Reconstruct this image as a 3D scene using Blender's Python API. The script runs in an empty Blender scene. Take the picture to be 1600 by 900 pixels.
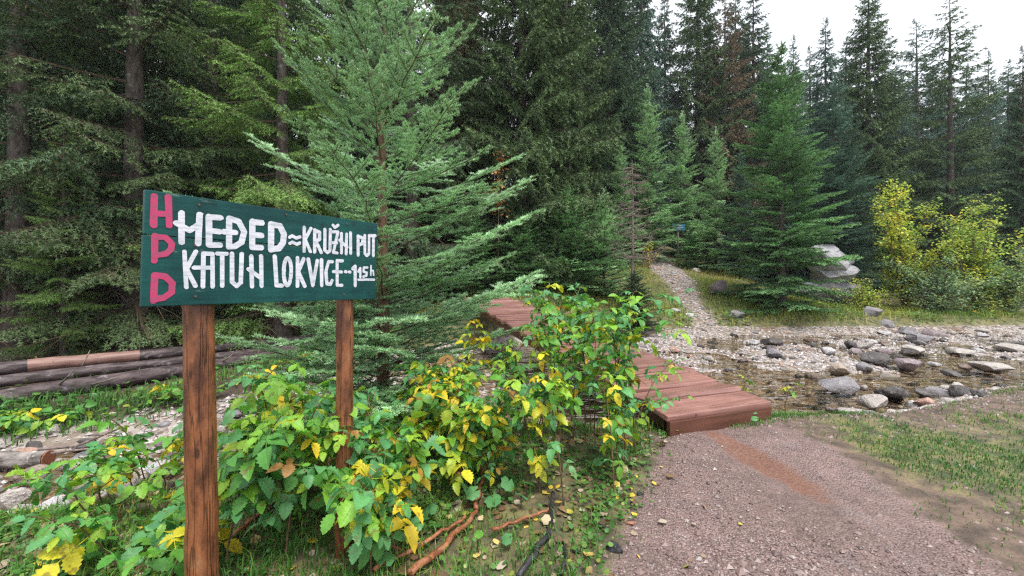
import bpy, math, random
import numpy as np
from math import radians, sin, cos, pi

# ------------------------------------------------------------------ camera, sky, sun, exposure
scene = bpy.context.scene
COL = scene.collection
FPX, HOR, CAMZ = 650.0, 430.0, 1.5          # focal length and horizon in 1600x900 pixels, eye height

cam_d = bpy.data.cameras.new("camera")
cam = bpy.data.objects.new("camera", cam_d)
COL.objects.link(cam)
cam.location = (0, 0, CAMZ)
cam.rotation_euler = (radians(90), 0, 0)
cam_d.sensor_width = 36.0
cam_d.lens = 36.0 * FPX / 1600.0
cam_d.shift_y = -(450.0 - HOR) / 1600.0
cam_d.clip_start = 0.05
cam_d.clip_end = 2000
scene.camera = cam

SUN_EL, SUN_AZ = 66.0, 150.0                # high veiled sun, behind and to the right of the camera
world = bpy.data.worlds.new("World")
scene.world = world
world.use_nodes = True
wn = world.node_tree
wn.nodes.clear()
w_out = wn.nodes.new("ShaderNodeOutputWorld")
w_sky = wn.nodes.new("ShaderNodeTexSky")
w_sky.sky_type = 'NISHITA'
w_sky.sun_disc = False
w_sky.sun_elevation = radians(SUN_EL)
w_sky.sun_rotation = radians(SUN_AZ)
w_sky.dust_density = 3.0
w_b1 = wn.nodes.new("ShaderNodeBackground")
w_b1.inputs[1].default_value = 0.12
w_b2 = wn.nodes.new("ShaderNodeBackground")          # the even cloud cover
w_b2.inputs[0].default_value = (0.93, 0.96, 1.0, 1)
w_b2.inputs[1].default_value = 0.58
w_mix = wn.nodes.new("ShaderNodeMixShader")
w_mix.inputs[0].default_value = 0.9
wn.links.new(w_sky.outputs[0], w_b1.inputs[0])
wn.links.new(w_b1.outputs[0], w_mix.inputs[1])
wn.links.new(w_b2.outputs[0], w_mix.inputs[2])
wn.links.new(w_mix.outputs[0], w_out.inputs[0])

sun_d = bpy.data.lights.new("sun", 'SUN')
sun_d.energy = 1.5
sun_d.angle = radians(24)
sun_d.color = (1.0, 0.96, 0.9)
sun = bpy.data.objects.new("sun", sun_d)
COL.objects.link(sun)
sun.rotation_euler = (radians(90 - SUN_EL), 0, radians(180 - SUN_AZ))

scene.view_settings.view_transform = 'Standard'
scene.view_settings.look = 'None'
scene.view_settings.gamma = 1.0
scene.view_settings.exposure = 1.58
scene.render.engine = 'CYCLES'
cy = scene.cycles
cy.max_bounces = 5
cy.diffuse_bounces = 3
cy.glossy_bounces = 2
cy.transmission_bounces = 2
cy.transparent_max_bounces = 6
cy.sample_clamp_indirect = 3.0
cy.sample_clamp_direct = 6.0
scene.cycles.filter_width = 1.3
cy.caustics_reflective = False
cy.caustics_refractive = False
cy.use_denoising = False
try:
    cy.denoiser = 'OPENIMAGEDENOISE'
    cy.denoising_prefilter = 'ACCURATE'
except Exception:
    pass

rng = np.random.default_rng(7)
random.seed(7)
Z3 = np.array([0., 0., 1.])

def at(px, py, Y):
    return ((px - 800.0) / FPX * Y, Y, CAMZ - (py - HOR) / FPX * Y)

# ------------------------------------------------------------------ helpers
def link(o, parent=None):
    COL.objects.link(o)
    if parent is not None:
        o.parent = parent
    return o

def tag(o, label=None, cat=None, group=None, kind=None):
    if label: o["label"] = label
    if cat: o["category"] = cat
    if group: o["group"] = group
    if kind: o["kind"] = kind
    return o

def empty(name, loc=(0, 0, 0), rz=0.0, s=1.0):
    o = bpy.data.objects.new(name, None)
    o.empty_display_size = 0.1
    o.location = loc
    o.rotation_euler = (0, 0, rz)
    o.scale = (s, s, s)
    COL.objects.link(o)
    return o

def mesh_np(name, V, F, mats, mi=None, attrs=None, smooth=False):
    """triangles (n,3) or quads (n,4) to a mesh"""
    V = np.ascontiguousarray(V, np.float32); F = np.ascontiguousarray(F, np.int32)
    me = bpy.data.meshes.new(name)
    k = F.shape[1]; nf = F.shape[0]
    me.vertices.add(len(V)); me.vertices.foreach_set("co", V.ravel())
    me.loops.add(nf * k); me.loops.foreach_set("vertex_index", F.ravel())
    me.polygons.add(nf)
    me.polygons.foreach_set("loop_start", np.arange(0, nf * k, k, dtype=np.int32))
    if mi is not None:
        me.polygons.foreach_set("material_index", np.ascontiguousarray(mi, np.int32))
    me.polygons.foreach_set("use_smooth", np.full(nf, bool(smooth)))
    for m in mats: me.materials.append(m)
    me.update(calc_edges=True)
    if attrs:
        for an, arr in attrs.items():
            arr = np.ascontiguousarray(arr, np.float32)
            if arr.ndim == 1:
                a = me.attributes.new(an, 'FLOAT', 'POINT'); a.data.foreach_set("value", arr)
            else:
                a = me.attributes.new(an, 'FLOAT_VECTOR', 'POINT'); a.data.foreach_set("vector", arr.ravel())
    return me

def obj(name, me, parent=None, loc=None, rot=None, scale=None, color=None):
    o = bpy.data.objects.new(name, me)
    if loc is not None: o.location = loc
    if rot is not None: o.rotation_euler = rot
    if scale is not None: o.scale = scale
    if color is not None: o.color = (*color, 1.0)
    return link(o, parent)

class Buf:
    """collects triangles"""
    def __init__(s): s.V, s.F, s.M, s.A, s.n = [], [], [], [], 0
    def add(s, V, F, m=0, a=0.0):
        V = np.asarray(V, float); F = np.asarray(F, int)
        if F.shape[1] == 4:
            F = np.concatenate([F[:, [0, 1, 2]], F[:, [0, 2, 3]]])
        s.V.append(V); s.F.append(F + s.n); s.n += len(V)
        s.M.append(np.full(len(F), m) if np.isscalar(m) else m)
        s.A.append(np.full(len(V), a) if np.isscalar(a) else a)
    def arrays(s):
        return np.concatenate(s.V), np.concatenate(s.F), np.concatenate(s.M), np.concatenate(s.A)
    def mesh(s, name, mats, smooth=False):
        V, F, M, A = s.arrays()
        return mesh_np(name, V, F, mats, M, {"tint": A}, smooth)

def tube(pts, rad, n=6, cap=True, wob=0.0, r=None):
    pts = np.asarray(pts, float); k = len(pts)
    rad = np.broadcast_to(np.asarray(rad, float), (k,))
    T = np.gradient(pts, axis=0); T /= np.linalg.norm(T, axis=1)[:, None] + 1e-9
    ref = Z3 if abs(T[:, 2]).mean() < 0.8 else np.array([1., 0, 0])
    U = np.cross(T, ref); U /= np.linalg.norm(U, axis=1)[:, None] + 1e-9
    W = np.cross(T, U)
    a = np.linspace(0, 2 * pi, n, endpoint=False)
    R = rad[:, None] * (1 + (wob * r.standard_normal((k, n)) if wob else 0))
    V = pts[:, None, :] + R[:, :, None] * (np.cos(a)[None, :, None] * U[:, None, :] + np.sin(a)[None, :, None] * W[:, None, :])
    V = V.reshape(-1, 3)
    i, j = np.meshgrid(np.arange(k - 1), np.arange(n), indexing='ij')
    i = i.ravel(); j = j.ravel(); j2 = (j + 1) % n
    Q = np.stack([i * n + j, i * n + j2, (i + 1) * n + j2, (i + 1) * n + j], 1)
    F = np.concatenate([Q[:, [0, 1, 2]], Q[:, [0, 2, 3]]])
    if cap:
        V = np.concatenate([V, pts[:1], pts[-1:]])
        c0 = k * n; c1 = c0 + 1; e = (k - 1) * n
        jj = np.arange(n)
        F = np.concatenate([F, np.stack([np.full(n, c0), (jj + 1) % n, jj], 1), np.stack([np.full(n, c1), e + jj, e + (jj + 1) % n], 1)])
    return V, F

BOXQ = np.array([[0, 3, 2, 1], [4, 5, 6, 7], [0, 1, 5, 4], [1, 2, 6, 5], [2, 3, 7, 6], [3, 0, 4, 7]])
def bevel_box(lx, ly, lz, b=0.006, jitter=0.0, r=None):
    """a box with chamfered edges, centred, as bmesh-made mesh data"""
    import bmesh
    bm = bmesh.new()
    bmesh.ops.create_cube(bm, size=1.0)
    for v in bm.verts:
        v.co.x *= lx; v.co.y *= ly; v.co.z *= lz
        if jitter: v.co += type(v.co)((r.normal(0, jitter), r.normal(0, jitter), r.normal(0, jitter)))
    bmesh.ops.bevel(bm, geom=list(bm.edges), offset=b, segments=2, affect='EDGES', profile=0.6)
    me = bpy.data.meshes.new("box")
    bm.to_mesh(me); bm.free()
    return me

def smooth01(x, a, b):
    t = np.clip((np.asarray(x, float) - a) / (b - a), 0, 1)
    return t * t * (3 - 2 * t)

def vnoise(x, y, f, seed=0):
    """cheap smooth value noise in -1..1"""
    x = np.asarray(x, float) * f + 37.7 * seed; y = np.asarray(y, float) * f - 11.3 * seed
    xi = np.floor(x); yi = np.floor(y); xf = x - xi; yf = y - yi
    def hsh(a, b):
        v = np.sin(a * 127.1 + b * 311.7 + seed * 74.7) * 43758.5453
        return (v - np.floor(v)) * 2 - 1
    u = xf * xf * (3 - 2 * xf); w = yf * yf * (3 - 2 * yf)
    return ((hsh(xi, yi) * (1 - u) + hsh(xi + 1, yi) * u) * (1 - w) + (hsh(xi, yi + 1) * (1 - u) + hsh(xi + 1, yi + 1) * u) * w)

# ------------------------------------------------------------------ materials
class NT:
    def __init__(s, name):
        s.m = bpy.data.materials.new(name); s.m.use_nodes = True
        s.t = s.m.node_tree; s.t.nodes.clear()
        s.out = s.t.nodes.new("ShaderNodeOutputMaterial")
    def n(s, typ, **kw):
        nd = s.t.nodes.new("ShaderNode" + typ)
        for k, v in kw.items(): setattr(nd, k, v)
        return nd
    def l(s, a, b): s.t.links.new(a, b)
    def val(s, sock, v):
        if isinstance(v, bpy.types.NodeSocket): s.l(v, sock)
        elif isinstance(v, tuple): sock.default_value = (*v, 1.0) if len(v) == 3 and sock.type == 'RGBA' else v
        else: sock.default_value = v
    def mix(s, f, a, b, mode='MIX'):
        nd = s.n("Mix", data_type='RGBA', blend_type=mode)
        s.val(nd.inputs[0], f); s.val(nd.inputs[6], a); s.val(nd.inputs[7], b)
        return nd.outputs[2]
    def math(s, op, a, b=0.0, c=None, clamp=False):
        nd = s.n("Math", operation=op, use_clamp=clamp)
        s.val(nd.inputs[0], a); s.val(nd.inputs[1], b)
        if c is not None: s.val(nd.inputs[2], c)
        return nd.outputs[0]
    def noise(s, vec, scale, detail=3.0, rough=0.55, col=False):
        nd = s.n("TexNoise"); nd.inputs["Scale"].default_value = scale
        nd.inputs["Detail"].default_value = detail; nd.inputs["Roughness"].default_value = rough
        if vec is not None: s.l(vec, nd.inputs["Vector"])
        return nd.outputs[1 if col else 0]
    def vor(s, vec, scale, feature='F1', out=0):
        nd = s.n("TexVoronoi", feature=feature); nd.inputs["Scale"].default_value = scale
        if vec is not None: s.l(vec, nd.inputs["Vector"])
        return nd.outputs[out]
    def ramp(s, f, stops, interp='LINEAR'):
        nd = s.n("ValToRGB"); cr = nd.color_ramp; cr.interpolation = interp
        while len(cr.elements) < len(stops): cr.elements.new(0.5)
        for e, (p, c) in zip(cr.elements, stops):
            e.position = p; e.color = (*c, 1) if len(c) == 3 else c
        s.l(f, nd.inputs[0]); return nd.outputs[0]
    def step(s, f, a, b):
        nd = s.n("MapRange", interpolation_type='SMOOTHSTEP')
        s.val(nd.inputs[0], f); nd.inputs[1].default_value = a; nd.inputs[2].default_value = b
        return nd.outputs[0]
    def bump(s, h, strength=0.4, dist=0.02):
        nd = s.n("Bump"); nd.inputs["Strength"].default_value = strength; nd.inputs["Distance"].default_value = dist
        s.l(h, nd.inputs["Height"]); return nd.outputs[0]
    def bsdf(s, col, rough=0.6, normal=None, spec=0.5):
        nd = s.n("BsdfPrincipled")
        s.val(nd.inputs["Base Color"], col); s.val(nd.inputs["Roughness"], rough)
        s.val(nd.inputs["Specular IOR Level"], spec)
        if normal is not None: s.l(normal, nd.inputs["Normal"])
        return nd.outputs[0]
    def done(s, sh): s.l(sh, s.out.inputs[0]); return s.m
    def objco(s): return s.n("TexCoord").outputs["Object"]
    def pos(s): return s.n("NewGeometry").outputs["Position"]
    def attr(s, name, out=2): 
        nd = s.n("Attribute", attribute_name=name); return nd.outputs[out]
    def oinfo(s, out): return s.n("ObjectInfo").outputs[out]

def needle_mat(name, tip, spec=0.25, rough=0.5, old_shade_f=(0.40, 0.40, 0.36)):
    """needles: object colour; older shoots darker, young tips paler, widened to imitate shade and light"""
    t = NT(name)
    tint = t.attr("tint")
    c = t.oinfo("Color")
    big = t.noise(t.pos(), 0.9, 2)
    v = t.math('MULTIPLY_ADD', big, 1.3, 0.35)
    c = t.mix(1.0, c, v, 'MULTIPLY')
    old_shaded = t.mix(1.0, c, old_shade_f, 'MULTIPLY')
    c1 = t.mix(tint, old_shaded, t.mix(1.0, c, tip, 'MULTIPLY'))  # growth tone exaggerated: dark end imitates shaded gaps, pale end lit tips
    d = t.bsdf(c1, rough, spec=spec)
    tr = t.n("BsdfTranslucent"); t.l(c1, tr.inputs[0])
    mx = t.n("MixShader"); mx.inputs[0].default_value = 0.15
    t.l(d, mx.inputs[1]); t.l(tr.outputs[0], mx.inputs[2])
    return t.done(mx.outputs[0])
M_NEEDLE = needle_mat("needles", (1.75, 1.65, 1.35))
M_FIR = needle_mat("fir_needles", (1.55, 1.45, 1.5), 0.5, 0.38, (0.55, 0.58, 0.5))

def leaf_mat(name, veins=True, rough=0.42, transl=0.3):
    t = NT(name)
    c = t.oinfo("Color")
    lu = t.attr("lu", 1)
    sep = t.n("SeparateXYZ"); t.l(lu, sep.inputs[0])
    nz = t.noise(t.objco(), 26.0, 3)
    c = t.mix(1.0, c, t.math('MULTIPLY_ADD', nz, 0.9, 0.55), 'MULTIPLY')
    ab = t.math('ABSOLUTE', sep.outputs[1])
    w = t.math('MULTIPLY_ADD', sep.outputs[0], 9.0, t.math('MULTIPLY', ab, -5.0))
    tri = t.math('PINGPONG', w, 0.5)
    vein = t.math('SUBTRACT', 1.0, t.step(tri, 0.0, 0.11))
    mid = t.math('SUBTRACT', 1.0, t.step(ab, 0.0, 0.09))
    vv = t.math('MAXIMUM', vein, mid)
    c = t.mix(t.math('MULTIPLY', vv, 0.35), c, t.mix(1.0, c, (1.5, 1.45, 1.2), 'MULTIPLY'))
    # browned edges and spots on some leaves
    br = t.step(t.math('ADD', t.noise(t.objco(), 40, 2), t.math('MULTIPLY', t.oinfo("Random"), 0.12)), 0.68, 0.78)
    c = t.mix(t.math('MULTIPLY', br, 0.6), c, (0.16, 0.08, 0.025))
    bm = t.bump(t.math('SUBTRACT', 1.0, vv), 0.5, 0.004)
    d = t.bsdf(c, rough, bm, 0.5)
    tr = t.n("BsdfTranslucent"); t.l(t.mix(1.0, c, (1.1, 1.15, 0.7), 'MULTIPLY'), tr.inputs[0])
    mx = t.n("MixShader"); mx.inputs[0].default_value = transl
    t.l(d, mx.inputs[1]); t.l(tr.outputs[0], mx.inputs[2])
    return t.done(mx.outputs[0])
M_LEAF = leaf_mat("leaf")

def tintleaf_mat(name, stops, rough=0.5, transl=0.3):
    t = NT(name)
    c = t.ramp(t.attr("tint"), stops)
    c = t.mix(1.0, c, t.math('MULTIPLY_ADD', t.noise(t.pos(), 3.0, 2), 0.7, 0.65), 'MULTIPLY')
    d = t.bsdf(c, rough)
    tr = t.n("BsdfTranslucent"); t.l(c, tr.inputs[0])
    mx = t.n("MixShader"); mx.inputs[0].default_value = transl
    t.l(d, mx.inputs[1]); t.l(tr.outputs[0], mx.inputs[2])
    return t.done(mx.outputs[0])
M_GRASS = tintleaf_mat("grass", [(0, (0.05, 0.16, 0.025)), (0.55, (0.11, 0.25, 0.035)), (0.8, (0.26, 0.28, 0.07)), (1, (0.33, 0.25, 0.12))])
M_BANKGRASS = tintleaf_mat("bank_grass", [(0, (0.12, 0.24, 0.04)), (0.4, (0.27, 0.36, 0.06)), (0.75, (0.48, 0.44, 0.11)), (1, (0.48, 0.34, 0.14))])
M_COVER = tintleaf_mat("cover_leaves", [(0, (0.05, 0.17, 0.035)), (0.5, (0.12, 0.26, 0.05)), (0.85, (0.32, 0.34, 0.05)), (1, (0.5, 0.36, 0.03))], 0.4)
M_YELLOW = tintleaf_mat("autumn_leaves", [(0, (0.24, 0.42, 0.08)), (0.35, (0.50, 0.60, 0.09)), (0.75, (0.74, 0.70, 0.08)), (1, (0.78, 0.56, 0.04))], 0.45, 0.42)
M_WILLOW = tintleaf_mat("willow_leaves", [(0, (0.20, 0.34, 0.21)), (0.5, (0.32, 0.46, 0.20)), (0.85, (0.50, 0.52, 0.12)), (1, (0.6, 0.5, 0.08))], 0.45, 0.42)
M_ORANGE = tintleaf_mat("orange_leaves", [(0, (0.36, 0.17, 0.06)), (0.6, (0.5, 0.24, 0.08)), (1, (0.55, 0.33, 0.12))])
M_LITTER = tintleaf_mat("fallen_leaves", [(0, (0.10, 0.05, 0.03)), (0.4, (0.22, 0.13, 0.06)), (0.7, (0.45, 0.38, 0.30)), (0.85, (0.6, 0.42, 0.04)), (1, (0.3, 0.32, 0.06))], 0.5, 0.1)

def bark_mat(name, c0, c1, lich=(0.32, 0.33, 0.31), lamt=0.35, sc=14.0, rough=0.8):
    t = NT(name)
    mp = t.n("Mapping"); mp.inputs["Scale"].default_value = (1, 1, 0.35); t.l(t.objco(), mp.inputs[0])
    n1 = t.noise(mp.outputs[0], sc, 5, 0.65)
    c = t.mix(t.step(n1, 0.35, 0.65), c0, c1)
    l = t.step(t.noise(t.objco(), sc * 0.55, 5, 0.7), 0.56, 0.68)
    c = t.mix(t.math('MULTIPLY', l, lamt), c, lich)
    h = t.math('ADD', n1, t.math('MULTIPLY', t.vor(mp.outputs[0], sc * 1.6), 0.5))
    return t.done(t.bsdf(c, rough, t.bump(h, 0.8, 0.02), 0.3))
M_BARK = bark_mat("spruce_bark", (0.05, 0.038, 0.03), (0.14, 0.115, 0.10), lamt=0.5)
M_BARKRED = bark_mat("fir_bark", (0.09, 0.05, 0.03), (0.2, 0.12, 0.075), lamt=0.2)
M_LOG = bark_mat("log_bark", (0.038, 0.027, 0.027), (0.12, 0.09, 0.092), (0.32, 0.28, 0.31), 0.7, 12.0, 0.5)
M_WHITELOG = bark_mat("pale_log_bark", (0.08, 0.07, 0.06), (0.3, 0.27, 0.25), (0.6, 0.57, 0.54), 0.9, 11.0)
M_TWIG = bark_mat("twig_bark", (0.06, 0.04, 0.028), (0.13, 0.085, 0.055), lamt=0.1, sc=30)
M_DEADTWIG = bark_mat("dead_twig", (0.12, 0.09, 0.08), (0.26, 0.2, 0.18), lamt=0.3, sc=20)
M_CANE = bark_mat("cane", (0.09, 0.045, 0.03), (0.17, 0.11, 0.06), lamt=0.0, sc=30)
M_STICKRED = bark_mat("wet_red_stick", (0.16, 0.05, 0.022), (0.34, 0.14, 0.07), (0.3, 0.27, 0.22), 0.25, 16, 0.4)
M_STICKBLACK = bark_mat("charred_stick", (0.012, 0.012, 0.014), (0.045, 0.043, 0.047), (0.5, 0.44, 0.36), 0.6, 10, 0.42)

def simple(name, col, rough=0.6, var=0.35, sc=12.0, bumpd=0.0, spec=0.5):
    t = NT(name)
    n1 = t.noise(t.objco(), sc, 4)
    c = t.mix(1.0, col, t.math('MULTIPLY_ADD', n1, 2 * var, 1 - var), 'MULTIPLY')
    nb = t.bump(n1, 0.5, bumpd) if bumpd else None
    return t.done(t.bsdf(c, rough, nb, spec))

def wood_mat(name, c0, c1, axis, sc=6.0, stretch=0.06, rough=0.5, knots=(0.04, 0.015, 0.01), kn=0.6, bs=0.4):
    t = NT(name)
    mp = t.n("Mapping")
    s3 = [1.0, 1.0, 1.0]; s3[axis] = stretch
    mp.inputs["Scale"].default_value = s3
    co = t.n("VectorMath", operation='ADD'); t.l(t.objco(), co.inputs[0])
    cr = t.n("CombineXYZ")
    rnd = t.oinfo("Random")
    t.l(t.math('MULTIPLY', rnd, 17.0), cr.inputs[0]); t.l(t.math('MULTIPLY', rnd, 9.0), cr.inputs[1]); t.l(t.math('MULTIPLY', rnd, 5.0), cr.inputs[2])
    t.l(cr.outputs[0], co.inputs[1]); t.l(co.outputs[0], mp.inputs[0])
    g = t.noise(mp.outputs[0], sc * 6, 5, 0.6)
    b = t.noise(co.outputs[0], sc * 0.6, 3)
    c = t.mix(t.step(g, 0.3, 0.7), c0, c1)
    c = t.mix(1.0, c, t.math('MULTIPLY_ADD', b, 0.7, 0.65), 'MULTIPLY')
    c = t.mix(1.0, c, t.math('MULTIPLY_ADD', rnd, 0.3, 0.85), 'MULTIPLY')
    k = t.math('SUBTRACT', 1.0, t.step(t.vor(co.outputs[0], sc * 1.1), 0.06, 0.13))
    c = t.mix(t.math('MULTIPLY', k, kn), c, knots)
    r = t.math('MULTIPLY_ADD', b, 0.35, rough - 0.18)
    return t.done(t.bsdf(c, r, t.bump(g, bs, 0.006)))
def post_mat():
    t = NT("post_wood")
    co = t.objco()
    mp = t.n("Mapping"); mp.inputs["Scale"].default_value = (1, 1, 0.09); t.l(co, mp.inputs[0])
    mp2 = t.n("Mapping"); mp2.inputs["Scale"].default_value = (1, 1, 0.38); t.l(co, mp2.inputs[0])
    g = t.noise(mp.outputs[0], 60, 5, 0.65); b = t.noise(mp2.outputs[0], 14, 4, 0.6); f = t.noise(mp2.outputs[0], 120, 3, 0.6)
    c = t.mix(t.step(b, 0.34, 0.62), (0.072, 0.026, 0.013), (0.235, 0.085, 0.034))
    c = t.mix(t.math('MULTIPLY', t.step(b, 0.60, 0.72), 0.6), c, (0.30, 0.17, 0.09))
    c = t.mix(1.0, c, t.math('MULTIPLY_ADD', g, 1.0, 0.5), 'MULTIPLY')
    c = t.mix(1.0, c, t.math('MULTIPLY_ADD', f, 0.6, 0.7), 'MULTIPLY')
    kn = t.math('SUBTRACT', 1.0, t.step(t.vor(mp2.outputs[0], 17), 0.10, 0.20))
    c = t.mix(t.math('MULTIPLY', kn, 0.85), c, (0.03, 0.012, 0.008))
    mp3 = t.n("Mapping"); mp3.inputs["Scale"].default_value = (1, 1, 0.03); t.l(co, mp3.inputs[0])
    ck = t.math('SUBTRACT', 1.0, t.step(t.math('ABSOLUTE', t.math('SUBTRACT', t.noise(mp3.outputs[0], 22, 3, 0.5), 0.5)), 0.0, 0.016))
    c = t.mix(t.math('MULTIPLY', ck, 0.7), c, (0.03, 0.013, 0.008))
    h = t.math('SUBTRACT', t.math('ADD', g, t.math('MULTIPLY', f, 0.3)), t.math('MULTIPLY', ck, 0.8))
    return t.done(t.bsdf(c, t.math('MULTIPLY_ADD', b, 0.3, 0.25), t.bump(h, 0.8, 0.006)))
M_POST = post_mat()
M_DECK = wood_mat("deck_wood", (0.185, 0.088, 0.072), (0.285, 0.150, 0.128), 0, 5.0, 0.05, 0.27, (0.09, 0.035, 0.025), 0.7)
M_FASCIA = wood_mat("end_board_wood", (0.075, 0.027, 0.016), (0.12, 0.045, 0.027), 0, 4.0, 0.08, 0.5, (0.03, 0.01, 0.008), 0.8)
M_BAREWOOD = wood_mat("bare_log_wood", (0.13, 0.066, 0.054), (0.25, 0.145, 0.12), 2, 8.0, 0.08, 0.5)
M_CUT = simple("sawn_end", (0.24, 0.085, 0.04), 0.7, 0.4, 20, 0.003)

def paint_board():
    t = NT("green_sign_paint")
    mp = t.n("Mapping"); mp.inputs["Scale"].default_value = (0.08, 1, 1); t.l(t.objco(), mp.inputs[0])
    g = t.noise(mp.outputs[0], 42, 5, 0.6)
    b = t.noise(t.objco(), 5.0, 4, 0.6)
    c = t.mix(t.step(b, 0.3, 0.7), (0.002, 0.034, 0.036), (0.005, 0.066, 0.060))
    c = t.mix(1.0, c, t.math('MULTIPLY_ADD', g, 0.7, 0.65), 'MULTIPLY')
    wear = t.step(t.math('ADD', g, t.math('MULTIPLY', t.noise(t.objco(), 17, 4), 0.5)), 0.93, 1.0)
    c = t.mix(t.math('MULTIPLY', wear, 0.5), c, (0.13, 0.2, 0.17))
    dark = t.step(t.noise(t.objco(), 9.0, 3), 0.66, 0.74)
    c = t.mix(t.math('MULTIPLY', dark, 0.6), c, (0.006, 0.02, 0.02))
    return t.done(t.bsdf(c, t.math('MULTIPLY_ADD', b, 0.3, 0.35), t.bump(g, 0.6, 0.004), 0.25))
M_BOARD = paint_board()
def letter_paint(name, col, thin):
    t = NT(name)
    mp = t.n("Mapping"); mp.inputs["Scale"].default_value = (0.25, 1, 1); t.l(t.objco(), mp.inputs[0])
    g = t.noise(mp.outputs[0], 90, 4, 0.6)
    c = t.mix(t.math('MULTIPLY', t.step(g, 0.38, 0.72), thin), col, (0.02, 0.10, 0.10))
    c = t.mix(1.0, c, t.math('MULTIPLY_ADD', t.noise(t.objco(), 18, 3), 0.4, 0.8), 'MULTIPLY')
    return t.done(t.bsdf(c, 0.5))
M_WHITE = letter_paint("white_brush_paint", (0.62, 0.63, 0.70), 0.4)
M_PINK = letter_paint("pink_spray_paint", (0.45, 0.03, 0.12), 0.4)

def rock_mat():
    t = NT("rock")
    c = t.oinfo("Color")
    n1 = t.noise(t.pos(), 7.0, 5, 0.65); n2 = t.noise(t.pos(), 38.0, 4, 0.6)
    c = t.mix(1.0, c, t.math('MULTIPLY_ADD', n1, 1.1, 0.45), 'MULTIPLY')
    c = t.mix(1.0, c, t.math('MULTIPLY_ADD', n2, 0.8, 0.6), 'MULTIPLY')
    c = t.mix(t.math('MULTIPLY', t.step(n1, 0.55, 0.7), 0.35), c, (0.42, 0.40, 0.40))
    c = t.mix(t.math('MULTIPLY', t.step(t.noise(t.pos(), 11.0, 3), 0.6, 0.7), 0.45), c, (0.16, 0.11, 0.07))
    vr = t.vor(t.pos(), 16.0, 'DISTANCE_TO_EDGE')
    c = t.mix(t.math('MULTIPLY', t.math('SUBTRACT', 1.0, t.step(vr, 0.0, 0.05)), 0.35), c, (0.05, 0.045, 0.04))
    sz = t.n("SeparateXYZ"); t.l(t.pos(), sz.inputs[0])
    wet = t.math('SUBTRACT', 1.0, t.step(t.math('MULTIPLY_ADD', n1, 0.14, sz.outputs[2]), -0.25, -0.19))
    c = t.mix(wet, c, t.mix(1.0, c, (0.42, 0.38, 0.34), 'MULTIPLY'))
    h = t.math('ADD', n1, t.math('MULTIPLY', n2, 0.5))
    rg = t.math('MULTIPLY_ADD', wet, -0.3, t.math('MULTIPLY_ADD', n1, 0.4, 0.35))
    return t.done(t.bsdf(c, rg, t.bump(h, 1.0, 0.05)))
M_ROCK = rock_mat()
def pebble_mat(name, stops, rough=0.5):
    t = NT(name)
    c = t.ramp(t.attr("tint"), stops)
    c = t.mix(1.0, c, t.math('MULTIPLY_ADD', t.noise(t.pos(), 60, 3), 0.8, 0.6), 'MULTIPLY')
    return t.done(t.bsdf(c, rough))
M_PEBBLE = pebble_mat("bed_pebbles", [(0, (0.10, 0.085, 0.08)), (0.3, (0.25, 0.225, 0.225)), (0.55, (0.34, 0.30, 0.28)), (0.85, (0.46, 0.43, 0.43)), (1, (0.38, 0.25, 0.19))], 0.4)
M_GRAVEL = pebble_mat("path_gravel", [(0, (0.095, 0.065, 0.062)), (0.5, (0.19, 0.125, 0.115)), (0.85, (0.23, 0.165, 0.153)), (1, (0.30, 0.26, 0.245))], 0.45)

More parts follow.
